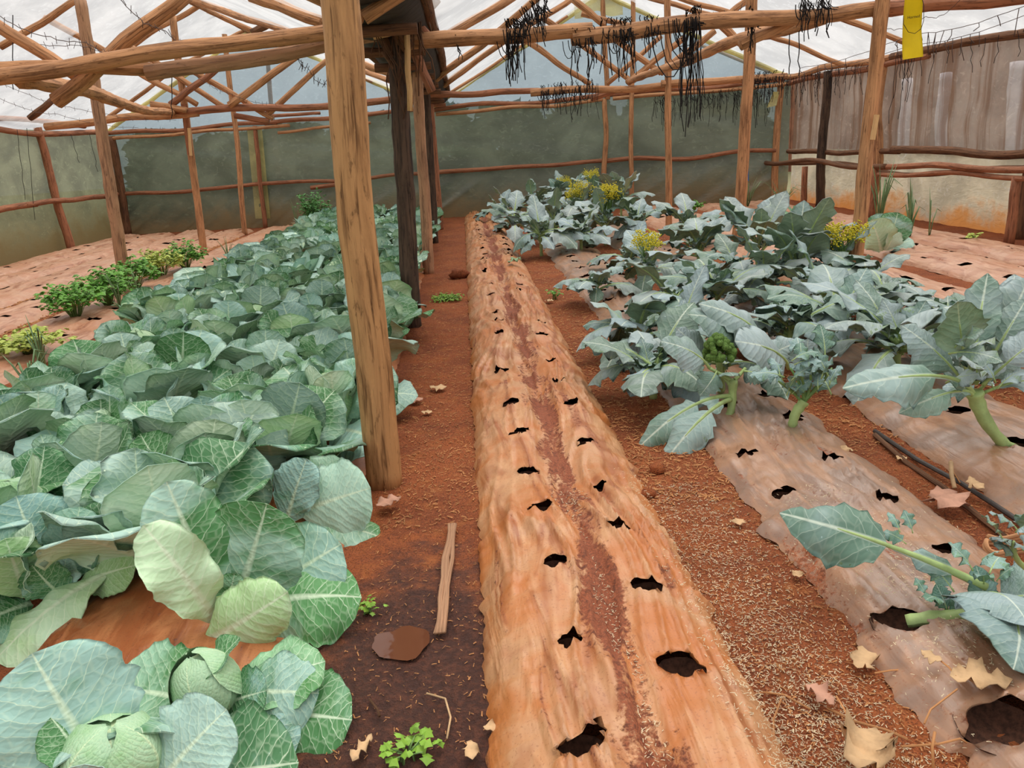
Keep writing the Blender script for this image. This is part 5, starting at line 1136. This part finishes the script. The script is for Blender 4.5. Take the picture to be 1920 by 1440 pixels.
def stick(label, P, r, mat, name='stick', n=6, cat='stick'):
    P = np.array(P); o = P[0].copy(); V, f, uv = tube(P-o, r, n, 3, .15); q = MB().add(V, f, 0, uv).obj(name, [mat]); q.location = o; tag(q, label, cat)
def G(px, py, z=.01): return at(px, py, z)
P0, P1_ = G(848,985,.012), G(825,1190,.012); tt = np.linspace(0,1,12)
mb = MB(); org = P0.copy()
for k in range(3):
    P = [P0+(P1_-P0)*u+np.array([.012*(k-1)+.01*nz(u*4,k),0,.006+.004*nz(u*5,k,3)])-org for u in tt]; V, f, uv = tube(P, .009, 6, k, .3, squash=.6); mb.add(V, f, 0, uv)
o = mb.obj('bark_strip', [WOOD_G]); o.location = org; tag(o, 'flat grey strip of split wood lying along the wet path', 'stick')
stick('black irrigation hose lying along the soil gap at right', [G(1640,808,.02), G(1720,862,.02), G(1800,905,.025), G(1870,950,.02), G(1945,1000,.02)], .011, plain('hose', lin(70,62,58), .5), 'irrigation_hose', 8, 'hose')
stick('flattened brown drip tape beside the black hose', [G(1640,815,.012), G(1700,868,.012), G(1770,915,.012), G(1900,1020,.012)], .012, WOOD_B, 'drip_tape', 6, 'hose')
stick('dead golden stem on the husk-strewn soil', [G(1552,1328,.015), G(1600,1352,.02), G(1660,1368,.015), G(1702,1386,.012)], .0038, STRAW)
stick('bent orange vine stem at the foot of the empty bed', [G(1465,1310,.015), G(1450,1350,.02), G(1452,1400,.015), G(1470,1440,.012)], .0028, STRAW)
stick('orange vine stem running toward the dry leaves', [G(1430,1298,.015), G(1470,1303,.02), G(1520,1330,.012)], .0028, STRAW)
stick('pale curved stalk standing up at the bottom edge of the grey bed', [G(1750,1445,.09), G(1748,1400,.13), G(1753,1372,.15)], .0034, STRAW)
stick('thin pale stalk looped over the grey bed', [G(1690,1400,.09), G(1760,1395,.1), G(1800,1385,.11), G(1812,1392,.09)], .0028, STRAW)
stick('thin white root-like twig on the wet path', [G(800,1300,.01), G(835,1310,.015), G(845,1345,.01), G(838,1385,.01)], .003, DRY)
stick('brown twig lying on the wet path', [G(693,1311,.01), G(708,1330,.012), G(712,1343,.01)], .004, WOOD_B)
stick('fresh pale leaf base standing beside the hose', [G(1790,915,.03), G(1784,890,.06), G(1783,866,.09)], .009, DRY)
# stone on the path and coiled orange rope at the right edge
def lump(name, label, px, py, r, seed, mat, cat, z=.0):
    V = []; n_ = 14; m_ = 9; p = at(px, py, z)
    for j in range(m_):
        ph = PI*j/(m_-1)
        for q in range(n_): th = 2*PI*q/n_; d = np.array([math.sin(ph)*math.cos(th), math.sin(ph)*math.sin(th), math.cos(ph)]); V.append(d*r*(1+.35*mnoise.noise((d[0]*1.6+seed, d[1]*1.6, d[2]*1.6)))*[1.2,1,.7])
    o = MB().add(V, [[j*n_+q, (j+1)*n_+q, (j+1)*n_+(q+1)%n_, j*n_+(q+1)%n_] for j in range(m_-1) for q in range(n_)]).obj(name, [mat]); o.location = p+[0,0,r*.4]; tag(o, label, cat)
lump('soil_clod', 'dark rounded clod against the empty bed past the weeds', 862, 520, .10, 2, SOIL, 'clod')
lump('soil_clod', 'reddish clod on the soil gap under the drooping broccoli leaves', 1232, 884, .035, 3, SOIL, 'clod')
lump('soil_clod', 'small reddish clod on the soil gap right of the empty bed', 1215, 930, .03, 4, SOIL, 'clod')
rp = MB(); c = at(1895, 1030, .03); P = [np.array([math.cos(a)*.09, math.sin(a)*.05, .012*math.sin(a*3)+.012*a/6]) for a in np.linspace(0, 15, 60)]; V, f, uv = tube(P, .009, 6, 1, .3); o = rp.add(V, f, 0, uv).obj('rope_coil', [WOOD]); o.location = c; tag(o, 'coil of orange fibre at the right edge beside the hose', 'rope')
# puddle
t = NT('muddy_water'); MUD = t.done(t.prin(lin(96,58,40), .06, t.bump(t.noise(t.geo(), 14, 2), .08, .01), .6))
V = [(0,0,0)]; c = at(752, 1203, .012)
for q in range(28): th = 2*PI*q/28; r = 1+.35*mnoise.noise((math.cos(th)*1.4, math.sin(th)*1.4, 3)); V.append((math.cos(th)*.10*r, math.sin(th)*.085*r, 0))
o = MB().add(V, [[0, 1+q, 1+(q+1) % 28] for q in range(28)]).obj('puddle', [MUD]); o.location = c; struct(o); o['kind'] = 'structure'
# straw, chips and rice husks
NEARH = [q for q in h1+h2+h3 if q[1] < 4.5]
def scatter(name, n, fn, size, mat, seed, zf):
    rg = random.Random(seed); V = []; Fc = []
    for i in range(n):
        x, y = fn(rg)
        if any((x-hx)**2+(y-hy)**2 < (1.6*hr)**2 for hx, hy, hr in NEARH): continue
        s = size*rg.uniform(.5,1.5); a = rg.uniform(0,6.28); w = s*rg.uniform(.14,.3); dx = np.array([math.cos(a),math.sin(a),rg.uniform(-.25,.25)])*s; dy = np.array([-math.sin(a),math.cos(a),rg.uniform(-.3,.3)])*w
        c = np.array([x, y, zf(x, y)+.004+abs(dx[2])*.6]); k = len(V); V += [c-dx*.5-dy*.5, c+dx*.5-dy*.3, c+dx*.5+dy*.4, c-dx*.4+dy*.5, c+[0,0,w*.5]]; Fc += [[k,k+1,k+4],[k+1,k+2,k+4],[k+2,k+3,k+4],[k+3,k,k+4]]
    return stuff(MB().add(V, Fc).obj(name, [mat], None, False))
def band(x0, x1, y0, y1): return lambda rg: (rg.uniform(x0, x1), y0*(y1/y0)**rg.random())
def gap(x0, x1, y0, y1, sharp=1): return lambda rg: (rg.triangular(x0, x1, (x0+x1)/2), y0*(y1/y0)**(rg.random()**sharp))
o = scatter('straw_litter', 5200, band(.66,1.2,1.4,9), .013, STRAW, 1, floor_h); o['label'] = 'straw and chips strewn on the soil between the near beds'
o = scatter('straw_litter', 2600, band(1.75,2.2,1.9,9), .014, STRAW, 2, floor_h); o['label'] = 'straw on the soil gap in front of the glossy bed'
o = scatter('straw_litter', 3600, band(.7,1.2,3.0,12), .024, STRAW, 11, floor_h); o['label'] = 'straw and dry chips on the soil gap farther along'
o = scatter('straw_litter', 2400, band(-.5,-.06,3.0,16), .018, STRAW, 12, floor_h); o['label'] = 'pale dry flakes trodden into the footpath'
o = scatter('straw_litter', 2600, band(1.75,2.2,3.4,12), .024, STRAW, 13, floor_h); o['label'] = 'straw between the two broccoli beds'
o = scatter('straw_litter', 1900, band(-.52,-.04,1.7,15), .012, STRAW, 3, floor_h); o['label'] = 'straw bits strewn on the footpath'
o = scatter('rice_husks', 7000, lambda rg: (min(1.3, max(.45, rg.gauss(.84,.13))), 1.35*(3.2/1.35)**(rg.random()**1.5)), .009, HUSK, 4, lambda x, y: floor_h(x, y) if x > .72 else .0+.13*max(0,1-((x-.45)/.27)**3)); o['label'] = 'pale rice husks spilled over the soil between the near beds'
o = scatter('rice_husks', 1400, lambda rg: (rg.gauss(.33,.06), 1.35*(3.0/1.35)**rg.random()), .009, HUSK, 5, lambda x, y: .112); o['label'] = 'rice husks along the groove of the empty bed'
o = scatter('rice_husks', 1800, lambda rg: (rg.gauss(1.35,.12), 1.4*(2.9/1.4)**rg.random()), .009, HUSK, 6, lambda x, y: .082+.004); o['label'] = 'rice husks dusted over the front of the grey-brown bed'
o = scatter('straw_litter', 1800, band(-5.0,-4.75,6,17), .05, STRAW, 7, floor_h); o['label'] = 'straw in the gap behind the celery bed'
o = scatter('straw_litter', 1800, band(-5.95,-5.7,6,17), .05, STRAW, 8, floor_h); o['label'] = 'straw in the gap between the bare left beds'
o = scatter('straw_litter', 1400, band(2.85,3.2,3,14), .03, STRAW, 9, floor_h); o['label'] = 'straw in the gap behind the right-hand broccoli'

# ================================================================== OUTSIDE
t = NT('hedge_leaf'); ob = t.n('ObjectInfo'); HEDGE = t.done(t.prin(t.mix(t.noise(t.geo(), 2.5, 3), lin(40,58,32), lin(66,90,50)), .6))
def bush(label, x, y, rx, h, seed, n=2600):
    rg = random.Random(seed); lf = MB(); V = []; Fc = []
    for i in range(n):
        a = rg.uniform(0,6.28); z = h*rg.random()**.8; r = rx*math.sqrt(rg.random())*(1-.5*(z/h)**3)*(1+.25*nz(a*1.2, z*1.5, seed)); c = np.array([math.cos(a)*r, math.sin(a)*r*.6, z]); s = rg.uniform(.09,.2)
        d = nrm([rg.gauss(0,1), rg.gauss(0,1), rg.gauss(0,.6)]); e = nrm(np.cross(d, [rg.gauss(0,1),rg.gauss(0,1),rg.gauss(0,1)])); k = len(V); V += [c-d*s, c+e*s*.6, c+d*s, c-e*s*.6]; Fc.append([k,k+1,k+2,k+3])
    root = thing('bush', label, 'bush', (x, y, -.06)); stuff(lf.add(V, Fc).obj('leaves', [HEDGE], root, False))
    for q in range(3): log('stem', (.1*q-.1,0,0), (rg.uniform(-.6,.6), 0, h*.7), .03, WOOD_B, root)
for i, (x, off, rx, h, lab) in enumerate([(-7.8,1.6,1.2,2.5,'at the left end'),(-6.0,1.7,1.3,2.3,'left of the slim posts'),(-4.2,1.6,1.2,2.4,'behind the feathery plant'),(-2.4,1.8,1.3,2.5,'behind the big post'),(-.6,1.6,1.2,2.6,'behind the reddish post'),(1.2,1.7,1.3,2.5,'right of the gutter'),(2.9,1.6,1.2,2.4,'behind the yellow flowers'),(4.6,1.7,1.2,2.5,'behind the blue-card post'),(6.2,1.6,1.1,2.5,'at the right end')]):
    bush('dark bush seen dimly through the back wall film, '+lab, x, wallY(x)+off, rx, h, 60+i)
# shed with boards and pale poles behind the right wall film
sh = thing('shed', 'brown board shed seen dimly through the right wall film', 'shed', (11.4, 11, -.06)); rg = random.Random(9)
BRD = plain('shed_board', lin(140,90,64), .85, .4, 3, .3); PALE = plain('pale_pole', lin(206,196,200), .7, .2, 3, .2); TEAL = plain('teal_drum', lin(96,140,136), .5)
for i in range(64):
    y = -8+i*.40; w = .38; zt = 3.1+rg.uniform(-.05,.05); d = rg.uniform(0,.04)
    V = [(d,y,0),(d,y+w,0),(d,y+w,zt),(d,y,zt),(d+.05,y,0),(d+.05,y+w,0),(d+.05,y+w,zt),(d+.05,y,zt)]
    MB().add(V, [[0,3,2,1],[4,5,6,7],[0,1,5,4],[2,3,7,6],[1,2,6,5],[0,4,7,3]]).obj('board', [BRD], sh, False)
for i, (y, w, dz) in enumerate([(-5.2,.22,.3),(-3.4,.2,.3),(-1.6,.24,.4),(.2,.2,.5),(1.6,.22,.3),(3.4,.2,.3),(4.6,.2,.3)]):
    log('pole', (9.6, 11.6+y*1.15, -.06), (9.7, 11.6+y*1.15+dz, 2.3), w*.62, PALE, None).name = 'pole'
for i, o in enumerate([o for o in COL.objects if o.name.split('.')[0] == 'pole' and o.parent is None][::-1]): tag(o, 'whitish pole outside the right wall film, %s from the back corner' % ordn[i], 'pole', 'poles outside the right wall')
